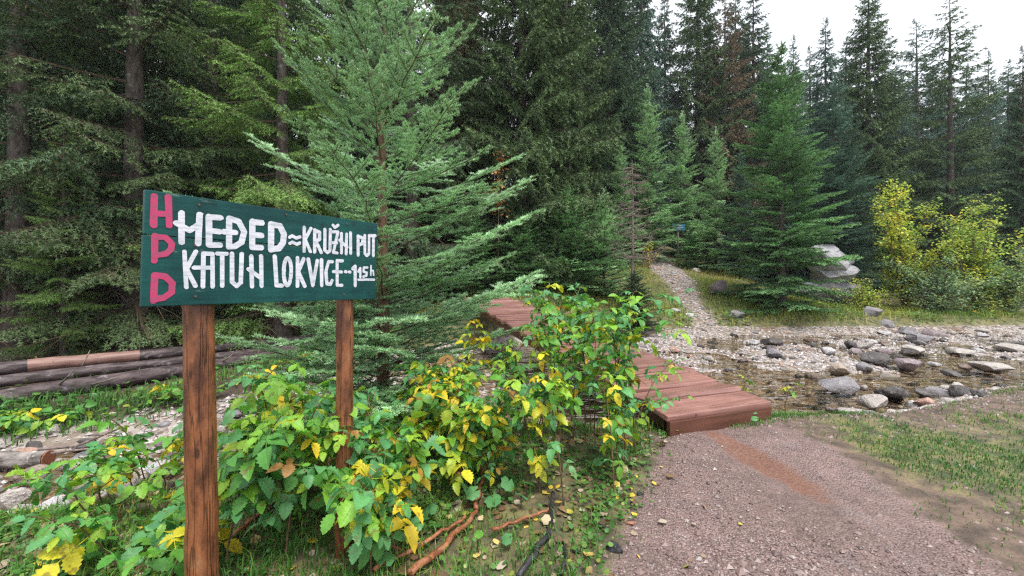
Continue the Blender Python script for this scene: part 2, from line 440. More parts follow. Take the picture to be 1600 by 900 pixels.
def ground_mat():
    t = NT("ground")
    p = t.pos()
    za = t.n("SeparateXYZ"); t.l(t.attr("zone_a", 1), za.inputs[0])     # path, bed, red mud
    zb = t.n("SeparateXYZ"); t.l(t.attr("zone_b", 1), zb.inputs[0])     # grass, forest, stony track
    nb = t.noise(p, 1.3, 4, 0.6); nm = t.noise(p, 6.0, 4, 0.6); nf = t.noise(p, 45.0, 4, 0.65)
    jit = t.math('MULTIPLY_ADD', nm, 0.9, -0.45)
    def m(s, a=0.3, b=0.7, k=1.0):
        return t.step(t.math('ADD', s, t.math('MULTIPLY', jit, k)), a, b)
    v = t.n("TexVoronoi"); v.inputs["Scale"].default_value = 75; t.l(p, v.inputs["Vector"])
    vs = t.n("SeparateColor"); t.l(v.outputs["Color"], vs.inputs[0])
    v2 = t.n("TexVoronoi"); v2.inputs["Scale"].default_value = 13; t.l(p, v2.inputs["Vector"])
    vs2 = t.n("SeparateColor"); t.l(v2.outputs["Color"], vs2.inputs[0])
    soil = t.mix(t.step(nm, 0.3, 0.7), (0.06, 0.042, 0.03), (0.17, 0.115, 0.085))
    soil = t.mix(1.0, soil, t.math('MULTIPLY_ADD', nf, 1.0, 0.5), 'MULTIPLY')
    path = t.mix(vs.outputs[0], (0.122, 0.078, 0.068), (0.212, 0.145, 0.130))
    path = t.mix(t.step(nb, 0.35, 0.65), path, t.mix(1.0, path, (0.98, 0.97, 1.02), 'MULTIPLY'))
    path = t.mix(1.0, path, t.math('MULTIPLY_ADD', nm, 1.1, 0.5), 'MULTIPLY')
    path = t.mix(1.0, path, t.math('MULTIPLY_ADD', nb, 1.2, 0.45), 'MULTIPLY')
    path = t.mix(t.math('MULTIPLY', t.step(t.noise(p, 2.6, 5, 0.7), 0.55, 0.7), 0.5), path, (0.19, 0.165, 0.165))
    bed = t.ramp(vs2.outputs[0], [(0, (0.13, 0.10, 0.075)), (0.4, (0.25, 0.20, 0.16)), (0.75, (0.36, 0.31, 0.28)), (1, (0.44, 0.40, 0.38))])
    bed = t.mix(t.step(nb, 0.5, 0.72), bed, (0.16, 0.095, 0.05))
    grass = t.mix(t.step(nm, 0.35, 0.65), (0.05, 0.062, 0.022), (0.17, 0.145, 0.06))
    grass = t.mix(1.0, grass, t.math('MULTIPLY_ADD', nf, 1.2, 0.4), 'MULTIPLY')
    forest = t.mix(t.step(nm, 0.35, 0.7), (0.035, 0.024, 0.018), (0.085, 0.055, 0.035))
    track = t.ramp(vs2.outputs[1], [(0, (0.17, 0.13, 0.10)), (0.5, (0.27, 0.215, 0.17)), (1, (0.38, 0.33, 0.29))])
    red = t.mix(t.step(nf, .3, .7), (0.13, 0.056, 0.038), (0.215, 0.108, 0.075))
    c = soil
    c = t.mix(m(zb.outputs[1], k=0.5), c, forest)
    c = t.mix(m(zb.outputs[0]), c, grass)
    c = t.mix(m(zb.outputs[2], k=0.8), c, track)
    c = t.mix(m(za.outputs[1], k=0.5), c, bed)
    pm = m(za.outputs[0], k=0.6)
    c = t.mix(pm, c, path)
    rm = m(za.outputs[2], 0.15, 0.85, 1.3)
    c = t.mix(t.math('MULTIPLY', rm, 0.95), c, red)
    stony = t.math('MAXIMUM', m(za.outputs[1], k=0.5), t.math('MAXIMUM', pm, m(zb.outputs[2], k=0.8)))
    h = t.math('ADD', t.math('MULTIPLY', t.math('SUBTRACT', 0.6, v.outputs[0]), t.math('MULTIPLY', stony, t.math('MULTIPLY_ADD', rm, -0.8, 1.0))), t.math('MULTIPLY', nf, 0.8))
    wet = t.math('MULTIPLY', t.math('MAXIMUM', pm, t.math('MULTIPLY', za.outputs[1], 0.6)), t.step(nb, 0.38, 0.62))
    r = t.math('MULTIPLY_ADD', t.math('MAXIMUM', wet, t.math('MULTIPLY', rm, 0.8)), -0.42, 0.78)
    return t.done(t.bsdf(c, r, t.bump(h, 0.7, 0.02), 0.5))
M_GROUND = ground_mat()

def water_mat():
    t = NT("stream_water")
    p = t.pos()
    mp = t.n("Mapping"); mp.inputs["Scale"].default_value = (0.45, 1.0, 1.0); t.l(p, mp.inputs[0])
    h = t.math('ADD', t.noise(mp.outputs[0], 3.6, 2, 0.5), t.math('MULTIPLY', t.noise(mp.outputs[0], 15.0, 1), 0.16))
    nm = t.bump(h, 1.0, 0.10)
    gl = t.n("BsdfGlossy"); gl.inputs["Roughness"].default_value = 0.06; t.l(nm, gl.inputs["Normal"])
    gl.inputs[0].default_value = (0.95, 0.97, 1, 1)
    tr = t.n("BsdfTransparent"); tr.inputs[0].default_value = (0.80, 0.73, 0.60, 1)
    fr = t.n("Fresnel"); fr.inputs[0].default_value = 1.33; t.l(nm, fr.inputs[1])
    mx = t.n("MixShader"); t.l(fr.outputs[0], mx.inputs[0])
    t.l(tr.outputs[0], mx.inputs[1]); t.l(gl.outputs[0], mx.inputs[2])
    return t.done(mx.outputs[0])
M_WATER = water_mat()

# ------------------------------------------------------------------ terrain
NEAR = np.array([(-60, -8), (-14, -1.0), (-6, 1.5), (-3.7, 2.75), (-2.4, 3.15), (-1.6, 4.0), (-0.6, 4.5), (0.6, 4.45), (1.5, 4.5), (2.9, 4.75), (4.4, 4.9), (6.2, 5.6), (8.5, 6.6), (14, 8.0), (30, 10.5), (80, 16)], float)
FAR = np.array([(-60, -4), (-14, 1.2), (-8, 3.3), (-5.4, 4.35), (-3.9, 5.4), (-3.1, 7.6), (-1.8, 10.4), (-0.4, 11.4), (1.5, 12.2), (4, 12.9), (7, 13.3), (16, 13.7), (30, 15.0), (80, 21)], float)
POLY = np.concatenate([NEAR, FAR[::-1]])
def chan_sd(x, y):
    x = np.asarray(x, float); y = np.asarray(y, float)
    shp = x.shape; x = x.ravel(); y = y.ravel()
    d2 = np.full(x.shape, 1e9); ins = np.zeros(x.shape, bool)
    n = len(POLY)
    for i in range(n):
        ax, ay = POLY[i]; bx, by = POLY[(i + 1) % n]
        ex, ey = bx - ax, by - ay
        t = np.clip(((x - ax) * ex + (y - ay) * ey) / (ex * ex + ey * ey), 0, 1)
        d2 = np.minimum(d2, (x - ax - t * ex) ** 2 + (y - ay - t * ey) ** 2)
        c = ((ay > y) != (by > y)) & (x < (bx - ax) * (y - ay) / (by - ay + 1e-12) + ax)
        ins ^= c
    d = np.sqrt(d2)
    return np.where(ins, -d, d).reshape(shp)
def is_far(x, y):
    ym = 0.5 * (np.interp(x, NEAR[:, 0], NEAR[:, 1]) + np.interp(x, FAR[:, 0], FAR[:, 1]))
    return y > ym
def H(x, y):
    x = np.asarray(x, float); y = np.asarray(y, float)
    sd = chan_sd(x, y); far = is_far(x, y)
    bed = np.where(x > 0, -0.325, -0.345) - 0.11 * np.exp(-((y - 6.2 - .14 * x) / 0.95) ** 2) * smooth01(x, -1, 1) + 0.05 * vnoise(x, y, 0.9, 1) + 0.035 * vnoise(x, y, 2.7, 2) - 0.05 * smooth01(-sd, 0.3, 1.5) * (vnoise(x, y, 0.4, 5) > 0) 
    near = 0.0 + 0.02 * vnoise(x, y, 1.1, 3) + 0.012 * vnoise(x, y, 2.6, 31) + 0.010 * vnoise(x, y, 5.0, 4)
    red = np.exp(-((x - 2.03 - 0.05 * np.sin(y * 3)) / 0.14) ** 2) * smooth01(y, 2.5, 3.1) * (1 - smooth01(y, 3.7, 4.0))
    near = near - 0.03 * red
    b = np.interp(x, [-40, -5, -3, -1, 1.2, 3, 5.3, 9, 20, 60], [-.15, -.15, .1, .72, .72, .32, -.1, .0, .1, .2])
    sl = np.interp(x, [-40, -4, -1, 3, 6, 10, 13, 20, 60], [.03, .05, .12, .24, .30, .26, .09, .05, .05])
    s = np.maximum(sd, 0)
    farz = b + sl * np.minimum(s, 12.5) + 0.13 * np.maximum(s - 12.5, 0) + 0.05 * vnoise(x, y, 0.8, 6) + 0.10 * vnoise(x, y, 0.25, 7)
    bank = np.where(far, farz, near)
    k = smooth01(sd, -0.55, 0.45)
    return bed * (1 - k) + bank * k
def hz(x, y): return float(H(np.array([x]), np.array([y]))[0])

def path_mask(x, y):
    lft = np.interp(y, [-4, 1.5, 2.1, 2.35, 2.95, 3.9, 4.6], [-0.6, .15, .48, .60, .93, 1.45, 1.7])
    rgt = np.interp(y, [-4, 1.5, 2.1, 2.8, 3.6, 4.3, 4.6], [3.0, 2.6, 2.5, 2.66, 2.78, 2.7, 2.6])
    d = np.minimum(x - lft, rgt - x)
    return smooth01(d, -0.25, 0.25) * (1 - smooth01(y, 4.2, 4.6))
def track_mask(x, y):      # the stony track climbing the far bank
    cx = np.interp(y, [11, 13.2, 15, 17.5, 20, 24, 30], [5.6, 6.2, 6.5, 7.1, 7.3, 7.5, 8.5])
    w = np.interp(y, [11, 13.2, 15, 17.5, 20, 24, 30], [1.0, .42, .34, .55, .9, .95, .6])
    return smooth01(w - np.abs(x - cx), -0.35, 0.35) * smooth01(y, 12.3, 13.2) * (1 - smooth01(y, 25, 28))

def axis(breaks):
    out = []
    for a, b, st in breaks: out.append(np.arange(a, b, st))
    out.append(np.array([breaks[-1][1]]))
    return np.concatenate(out)
gx = axis([(-220, -60, 20), (-60, -20, 2.5), (-20, -8, .5), (-8, 9, .085), (9, 18, .2), (18, 40, 1.2), (40, 220, 15)])
gy = axis([(-40, -4, 3), (-4, 1, .5), (1, 6, .075), (6, 14, .13), (14, 30, .35), (30, 60, 1.5), (60, 260, 12)])
GX, GY = np.meshgrid(gx, gy)
GZ = H(GX, GY)
sdg = chan_sd(GX, GY); farg = is_far(GX, GY)
nx_, ny_ = len(gx), len(gy)
ii, jj = np.meshgrid(np.arange(ny_ - 1), np.arange(nx_ - 1), indexing='ij')
Q = np.stack([ii * nx_ + jj, ii * nx_ + jj + 1, (ii + 1) * nx_ + jj + 1, (ii + 1) * nx_ + jj], -1).reshape(-1, 4)
pm = path_mask(GX, GY); tm = track_mask(GX, GY)
bedm = (1 - smooth01(sdg, -0.15, 0.35)) * (1 - smooth01(GZ, -.25, -.05))
redm = np.exp(-((GX - np.interp(GY, [2.5, 3.0, 3.4, 4.0], [2.12, 2.10, 2.0, 1.93])) / np.interp(GY, [2.45, 2.9, 3.4, 4.0], [0.02, .10, .19, .12])) ** 4) * smooth01(GY, 2.55, 3.0) * (1 - smooth01(GY, 3.9, 4.1))
forest = np.where(farg, np.maximum(smooth01(-GX, 2.6, 4.0), np.maximum(smooth01(GY, 18, 22) * (1 - smooth01(np.abs(GX - 8), 2, 5)) * 0 + smooth01(GY, 15, 17) * smooth01(GX, 11, 14), smooth01(GY, 26, 30))), 0)
forest = np.maximum(forest, np.where(farg, smooth01(GY, 14, 16) * (1 - smooth01(GX, 3.0, 4.5)), 0))
grassm = np.where(farg, 0.75, np.where(GX < 1.2, 0.55, np.clip(0.25 + 0.5 * vnoise(GX, GY, 0.9, 9), 0, 1)))
grassm = np.where(~farg & (GX > 2.6), np.clip(0.3 + 0.55 * vnoise(GX, GY, 1.1, 9), 0, 1), grassm)
ground = obj("ground", mesh_np("ground", np.stack([GX, GY, GZ], -1).reshape(-1, 3), Q, [M_GROUND], None,
    {"zone_a": np.stack([pm, bedm, redm], -1).reshape(-1, 3), "zone_b": np.stack([grassm * (1 - forest), forest, tm], -1).reshape(-1, 3)}, True))
tag(ground, kind="structure")

wx = np.arange(-16, 40.1, 0.5); wy = np.arange(-2, 18.1, 0.5)
WX, WY = np.meshgrid(wx, wy)
ii, jj = np.meshgrid(np.arange(len(wy) - 1), np.arange(len(wx) - 1), indexing='ij')
Q = np.stack([ii * len(wx) + jj, ii * len(wx) + jj + 1, (ii + 1) * len(wx) + jj + 1, (ii + 1) * len(wx) + jj], -1).reshape(-1, 4)
cxq = WX.ravel()[Q].mean(1); cyq = WY.ravel()[Q].mean(1)
Q = Q[chan_sd(cxq, cyq) < 0.6]
WZ = np.full(WX.size, -0.345)
water = obj("stream_water", mesh_np("stream_water", np.stack([WX.ravel(), WY.ravel(), WZ], -1), Q, [M_WATER], None, None, True))
tag(water, kind="structure")

# ------------------------------------------------------------------ footbridge
BH = np.array([-0.348, 0.937]); BW = np.array([0.937, 0.348])
BL_, BR_ = np.array([1.46, 3.87]), np.array([2.70, 4.33])
B0 = (BL_ + BR_) / 2
RISE = 0.0845
bridge_yaw = math.atan2(BW[1], BW[0])
bridge = empty("footbridge", (B0[0], B0[1], 0.0), bridge_yaw)
tag(bridge, "long reddish plank footbridge rising across the stony stream", "footbridge")
pitch = math.atan(RISE)
plank_me = []
r = np.random.default_rng(3)
for k in range(4):
    me = bevel_box(1.33 + r.uniform(-.012, .012), 0.326, 0.055, 0.008, 0.004, r)
    me.materials.append(M_DECK); plank_me.append(me)
for k in range(24):
    s = 0.17 + k * 0.3455
    obj("plank", plank_me[k % 4], bridge, (r.uniform(-.008, .008), s, 0.19 - 0.0275 + RISE * s + r.uniform(-.005, .005)), (pitch + r.normal(0, .008), r.normal(0, .004), (k % 2) * pi + r.normal(0, .007)))
me = bevel_box(1.31, 0.05, 0.185, 0.006); me.materials.append(M_FASCIA)
obj("end_board", me, bridge, (0, -0.012 + 0.03, 0.132 - 0.0925))
for sx in (-0.5, 0.5):
    me = bevel_box(0.16, 8.0, 0.16, 0.01); me.materials.append(M_FASCIA)
    obj("beam", me, bridge, (sx, 4.15, 0.19 - 0.055 - 0.084 + RISE * 4.15), (pitch, 0, 0))

# ------------------------------------------------------------------ the sign
TL = np.array([-1.3366, 1.5, 1.8118]); TR = np.array([-0.7595, 2.343, 1.7931])
BLc = np.array([-1.3341, 1.5, 1.3862]); BRc = np.array([-0.7690, 2.343, 1.3674])
ex = ((TR - TL) + (BRc - BLc)) / 2; SW = np.linalg.norm(ex); ex /= SW
ez = Z3 - ex * ex[2]; ez /= np.linalg.norm(ez)
ey = np.cross(ez, ex)                       # points away from the camera side
SH = 0.4257
from mathutils import Matrix
org = (BLc + BRc) / 2 - ex * SW / 2
R4 = Matrix(((ex[0], ey[0], ez[0], org[0]), (ex[1], ey[1], ez[1], org[1]), (ex[2], ey[2], ez[2], org[2]), (0, 0, 0, 1)))
sign = empty("trail_sign")
sign.matrix_world = R4
tag(sign, "large green hand painted trail sign on two round wooden posts", "sign")
# two boards: the seam runs about two fifths down from the top
seam = SH * 0.615
for (z0, z1, w0) in ((0.0, seam - 0.0012, 0.0), (seam + 0.0012, SH, 0.003)):
    me = bevel_box(SW, 0.022, z1 - z0, 0.003, 0.0006, r); me.materials.append(M_BOARD)
    obj("board", me, sign, (SW / 2 + w0, 0.011 + 0.001 * (w0 > 0), (z0 + z1) / 2))
def homography(src, dst):
    A = []
    for (x, y), (u, v) in zip(src, dst):
        A.append([x, y, 1, 0, 0, 0, -u * x, -u * y, -u]); A.append([0, 0, 0, x, y, 1, -v * x, -v * y, -v])
    return np.linalg.svd(np.array(A))[2][-1].reshape(3, 3)
HM = homography([(78, 93), (1460, 295), (1450, 738), (82, 785)], [(0, SH), (SW, SH), (SW, 0), (0, 0)])
def hmap(p):
    q = HM @ np.array([p[0], p[1], 1.0]); return q[:2] / q[2]
def arc(cx, cy, rx, ry, n=16): return [(cx + rx * cos(a), cy + ry * sin(a)) for a in np.linspace(0, 2 * pi, n + 1)]
GL = [  # (strokes, brush width, paint) traced from the hand lettering
 ([[(140,135),(140,310)],[(222,140),(232,310)],[(140,236),(225,241)]],38,1),
 ([[(150,370),(150,518)],[(150,376),(212,381),(250,415),(246,450),(215,478),(150,486)]],36,1),
 ([[(155,602),(153,752)],[(155,602),(215,608),(258,648),(256,700),(210,733),(155,742)]],38,1),
 ([[(303,236),(308,408)],[(412,245),(405,415)],[(274,295),(352,338),(410,303)]],37,0),
 ([[(465,257),(470,425)],[(465,258),(533,263)],[(470,340),(528,346)],[(470,425),(533,426)]],36,0),
 ([[(585,267),(585,432)],[(585,268),(640,285),(674,345),(660,408),(622,432),(585,434)],[(555,346),(622,351)]],35,0),
 ([[(722,285),(722,437)],[(722,288),(778,293)],[(722,364),(776,368)],[(722,438),(775,440)]],35,0),
 ([[(833,301),(833,450)],[(833,301),(885,312),(908,360),(903,412),(880,443),(833,451)]],36,0),
 ([[(942,378),(957,370),(982,383),(1003,376)],[(944,415),(959,407),(985,420),(1001,412)]],19,0),
 ([[(1028,320),(1028,460)],[(1068,326),(1034,390),(1064,463)]],20,0),
 ([[(1090,335),(1090,465)],[(1090,338),(1119,350),(1119,390),(1093,402)],[(1098,402),(1128,468)]],20,0),
 ([[(1150,332),(1150,455),(1165,468),(1180,455),(1182,332)]],19,0),
 ([[(1195,346),(1227,346),(1200,468),(1222,471)],[(1193,410),(1220,412)],[(1197,306),(1210,320),(1228,306)]],17,0),
 ([[(1248,355),(1248,470)],[(1278,360),(1275,475)],[(1237,396),(1281,436)]],18,0),
 ([[(1301,352),(1302,473)]],19,0),
 ([[(1346,370),(1346,483)],[(1346,372),(1373,382),(1371,415),(1348,426)]],18,0),
 ([[(1386,367),(1386,474),(1397,486),(1409,474),(1411,367)]],17,0),
 ([[(1418,368),(1448,368)],[(1437,368),(1435,486)]],17,0),
 ([[(325,463),(342,672)],[(393,462),(340,565)],[(343,570),(394,664)]],25,0),
 ([[(437,475),(438,668)],[(437,475),(490,477),(494,668)],[(384,558),(492,558)]],26,0),
 ([[(518,475),(573,476)],[(547,478),(550,664)]],25,0),
 ([[(605,475),(608,642),(634,665),(659,645),(661,475)]],25,0),
 ([[(718,490),(725,667)],[(775,490),(780,664)],[(702,566),(776,620)]],25,0),
 ([[(855,491),(868,661),(899,662)]],25,0),
 ([arc(930,581,22,80)],22,0),
 ([[(990,500),(990,664)],[(1025,506),(994,580),(1032,664)]],23,0),
 ([[(1052,507),(1080,660),(1105,516)]],22,0),
 ([[(1130,512),(1132,660)]],22,0),
 ([[(1194,522),(1172,522),(1156,580),(1162,650),(1182,654),(1192,632)]],19,0),
 ([[(1222,515),(1222,660)],[(1222,516),(1254,517)],[(1200,580),(1248,582)],[(1222,660),(1250,660)]],18,0),
 ([[(1270,580),(1275,581)]],18,0), ([[(1293,582),(1298,583)]],18,0),
 ([[(1314,562),(1328,550),(1328,660)]],20,0),
 ([[(1346,580),(1358,560),(1358,612)]],14,0),
 ([[(1400,556),(1379,556),(1377,580),(1396,586),(1394,604),(1375,609)]],13,0),
 ([[(1421,545),(1420,600)],[(1420,572),(1434,575),(1436,600)]],10,0),
 ([[(1347,627),(1440,627)]],13,0),
]
lay = 0
for strokes, wpx, pk in GL:
    bf = Buf(); z = 0.0012
    for st in strokes:
        P = np.array([hmap(p) for p in st])
        w = np.linalg.norm(hmap((st[0][0] + wpx, st[0][1])) - hmap(st[0])) * 0.5 + np.linalg.norm(hmap((st[0][0], st[0][1] + wpx)) - hmap(st[0])) * 0.5
        hw = w / 2
        for a, b in zip(P[:-1], P[1:]):
            d = b - a; L = np.linalg.norm(d); d = d / L if L > 1e-6 else np.array([1., 0]); nrm = np.array([-d[1], d[0]])
            an = np.linspace(pi / 2, 3 * pi / 2, 7)
            poly = [a + hw * (cos(t) * d + sin(t) * nrm) for t in an] + [b + hw * (cos(t) * d + sin(t) * nrm) for t in an + pi]
            poly = [q + r.normal(0, hw * 0.05, 2) for q in poly]
            V = np.array([[q[0], -z, q[1]] for q in poly]); n = len(V)
            F = np.array([[0, i, i + 1] for i in range(1, n - 1)])
            bf.add(V, F); z += 0.00012
    obj("letter", bf.mesh("letter", [M_PINK if pk else M_WHITE]), sign)
def post_mesh(name, top, bot, rad, seed):
    rr = np.random.default_rng(seed)
    n = 18; t = np.linspace(0, 1, n)[:, None]
    pts = np.array(top) * (1 - t) + np.array(bot) * t
    pts[:, :2] += np.cumsum(rr.normal(0, 0.0015, (n, 2)), 0)
    V, F = tube(pts, rad * (1 + 0.03 * rr.standard_normal(n) + 0.06 * t[:, 0]), 18, True, 0.012, rr)
    return mesh_np(name, V, F, [M_POST], None, None, True)
inv = R4.inverted()
for top, bot, rad, sd_ in (((-1.298, 1.707, 1.76), (-1.254, 1.70, -0.15), 0.054, 1), ((-0.905, 2.256, 1.74), (-0.915, 2.25, -0.15), 0.043, 2)):
    o = obj("post", post_mesh("post", top, bot, rad, sd_), sign)
    o.matrix_parent_inverse = inv

V, F = tube([(0, -.0035, 0), (0, .004, 0)], .0045, 8); SCREW = mesh_np("screw", V, F, [simple("rusty_screw", (0.10, 0.06, 0.045), 0.5)], None, None, False)
for u, v in ((.16, .08), (.165, .93), (.80, .07), (.81, .94), (.50, .95), (.155, .55)):
    obj("screw", SCREW, sign, (u * SW, -.0005, v * SH))

# far little sign by the track
fs = empty("waymarker_sign", (8.6, 21.5, hz(8.6, 21.5)), 0.1)
tag(fs, "small blue green signboard on a grey post among the young firs", "sign")
zt = at(1060, 355, 21.5)[2] - fs.location.z
me = bevel_box(0.72, 0.04, 0.34, 0.005); me.materials.append(simple("blue_sign_paint", (0.03, 0.22, 0.30), 0.5))
b = obj("board", me, fs, (0, 0, zt))
V, F = tube([(0, .06, -.2), (0, .06, zt)], .05, 8); obj("post", mesh_np("post", V, F, [M_DEADTWIG], None, None, True), fs)
for zz, w in ((0.07, 0.42), (-0.02, 0.5), (-0.1, 0.3)):
    me = bevel_box(w, 0.006, 0.035, 0.001); me.materials.append(M_WHITE); obj("lettering", me, fs, (0, -0.026, zt + zz))

# ------------------------------------------------------------------ conifers
def rot2(v, a):
    c, s = cos(a), sin(a); return np.array([v[0] * c - v[1] * s, v[0] * s + v[1] * c, v[2]])
def branch_lines(rr, L, rise, curve, sideL=0.42, ang=55, droop=0.1, d1=0.09, d2=0.06, sag=0.15, s0=0.15, tert=0.42, wander=0.02, l3=True):
    """polylines of one branch: main axis along +x, z up; returns (pts, level)"""
    s = np.linspace(0, 1, 9)
    main = np.stack([L * s, np.cumsum(rr.normal(0, wander * L / 3, 9)) * s, L * (rise * s + curve * s * s)], 1)
    out = [(main, 0)]
    ss = s0; step = d1 / L; side = 1
    while ss < 0.985:
        p = np.array([np.interp(ss, s, main[:, k]) for k in range(3)])
        q = np.array([np.interp(min(ss + .05, 1), s, main[:, k]) for k in range(3)]) - np.array([np.interp(ss - .05, s, main[:, k]) for k in range(3)])
        t = q / np.linalg.norm(q)
        for sg in (1, -1):
            if rr.random() < 0.06: continue
            l = sideL * L * (1 - ss) ** 0.75 * min(1.0, 0.45 + ss * 2.2) * rr.uniform(.7, 1.15) + 0.035 + 0.02 * rr.random()
            d = rot2(t, sg * radians(ang + rr.normal(0, 7)))
            d[2] += -droop * rr.uniform(.4, 1.4) + rr.normal(0, .08)
            d /= np.linalg.norm(d)
            u = np.linspace(0, 1, 4)[:, None]
            pts = p + d * l * u + np.array([0, 0, -1.0]) * sag * l * u * u + t * 0.12 * l * u * u
            out.append((pts, 1))
            if l3 and l > 0.1:
                uu = 0.18 + rr.random() * 0.1
                while uu < 0.97:
                    pp = pts[0] * (1 - uu) + pts[-1] * uu; pp = pp + np.array([0, 0, sag * l * (uu - uu * uu)])
                    for s2 in (1, -1):
                        l2 = tert * l * (1 - uu) * rr.uniform(.7, 1.2) + 0.025
                        dd = rot2(d, s2 * radians(48 + rr.normal(0, 8))); dd[2] += -droop * 0.6 + rr.normal(0, .1); dd /= np.linalg.norm(dd)
                        out.append((np.array([pp, pp + dd * l2 + np.array([0, 0, -sag * l2 * .5])]), 2))
                    uu += d2 / l * rr.uniform(.8, 1.25)
        ss += step * rr.uniform(.8, 1.25)
    return out
def needle_geo(rr, lines, dens, nlen, nw, comb=True, th=52, bare0=0.35, rad=(0.012, 0.005, 0.003), stem_lv=2, stem_n=3):
    bf = Buf()
    P0, P1, TN = [], [], []
    for pts, lv in lines:
        k = len(pts)
        base = rr.uniform(0.1, 0.55) if lv else 0.3
        for i in range(k - 1):
            if lv == 0 and i < bare0 * (k - 1): continue
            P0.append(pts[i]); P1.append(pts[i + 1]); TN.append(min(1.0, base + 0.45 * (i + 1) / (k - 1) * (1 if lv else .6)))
        if lv <= stem_lv:
            V, F = tube(pts, np.linspace(rad[lv], rad[lv] * 0.35, k), stem_n, False)
            bf.add(V, F, 1, 0.3)
    P0 = np.array(P0); P1 = np.array(P1); TN = np.array(TN)
    D = P1 - P0; ln = np.linalg.norm(D, axis=1)
    n = np.maximum(1, np.floor(ln * dens + rr.random(len(ln)))).astype(int)
    ix = np.repeat(np.arange(len(ln)), n); N = len(ix)
    t = rr.random(N)[:, None]
    pos = P0[ix] + D[ix] * t
    T = D[ix] / ln[ix][:, None]
    U = np.cross(T, Z3); U /= np.linalg.norm(U, axis=1)[:, None] + 1e-6
    W = np.cross(U, T)
    if comb: phi = np.where(rr.random(N) < .5, 0, pi) + np.where(rr.random(N) < .5, 1, -1) * np.abs(rr.normal(0.15, .55, N))
    else: phi = rr.uniform(0, 2 * pi, N)
    if comb: 
        ph = rr.normal(0.35, 0.5, N); phi = np.where(rr.random(N) < .5, ph, pi - ph)
    tht = np.radians(rr.normal(th, 10, N))[:, None]
    Nd = T * np.cos(tht) + (U * np.cos(phi)[:, None] + W * np.sin(phi)[:, None]) * np.sin(tht)
    B = np.cross(Nd, rr.normal(0, .3, (N, 3)) + W); B /= np.linalg.norm(B, axis=1)[:, None] + 1e-6
    l = (nlen * rr.uniform(.75, 1.2, N))[:, None]; w = (nw * rr.uniform(.8, 1.2, N))[:, None] * .5
    V = np.stack([pos - B * w, pos + B * w, pos + Nd * l], 1).reshape(-1, 3)
    F = np.arange(3 * N).reshape(-1, 3)
    tn = np.clip(np.repeat(TN[ix] + rr.normal(0, .06, N), 3), 0, 1)
    bf.add(V, F, 0, tn)
    return bf.arrays()

def xform(V, az, tilt, s, p):
    """tilt about y (positive lifts +x), then turn about z"""
    c, sn = cos(tilt), sin(tilt)
    X = V[:, 0] * c - V[:, 2] * sn; Zc = V[:, 0] * sn + V[:, 2] * c
    ca, sa = cos(az), sin(az)
    return np.stack([(X * ca - V[:, 1] * sa) * s + p[0], (X * sa + V[:, 1] * ca) * s + p[1], Zc * s + p[2]], 1)

def make_templates(seed, lens, kw, nkw, variants=2):
    T = []
    for L in lens:
        for v in range(variants):
            rr = np.random.default_rng(seed * 100 + int(L * 10) * 7 + v)
            T.append((L, needle_geo(rr, branch_lines(rr, L, **kw), **nkw)))
    return T

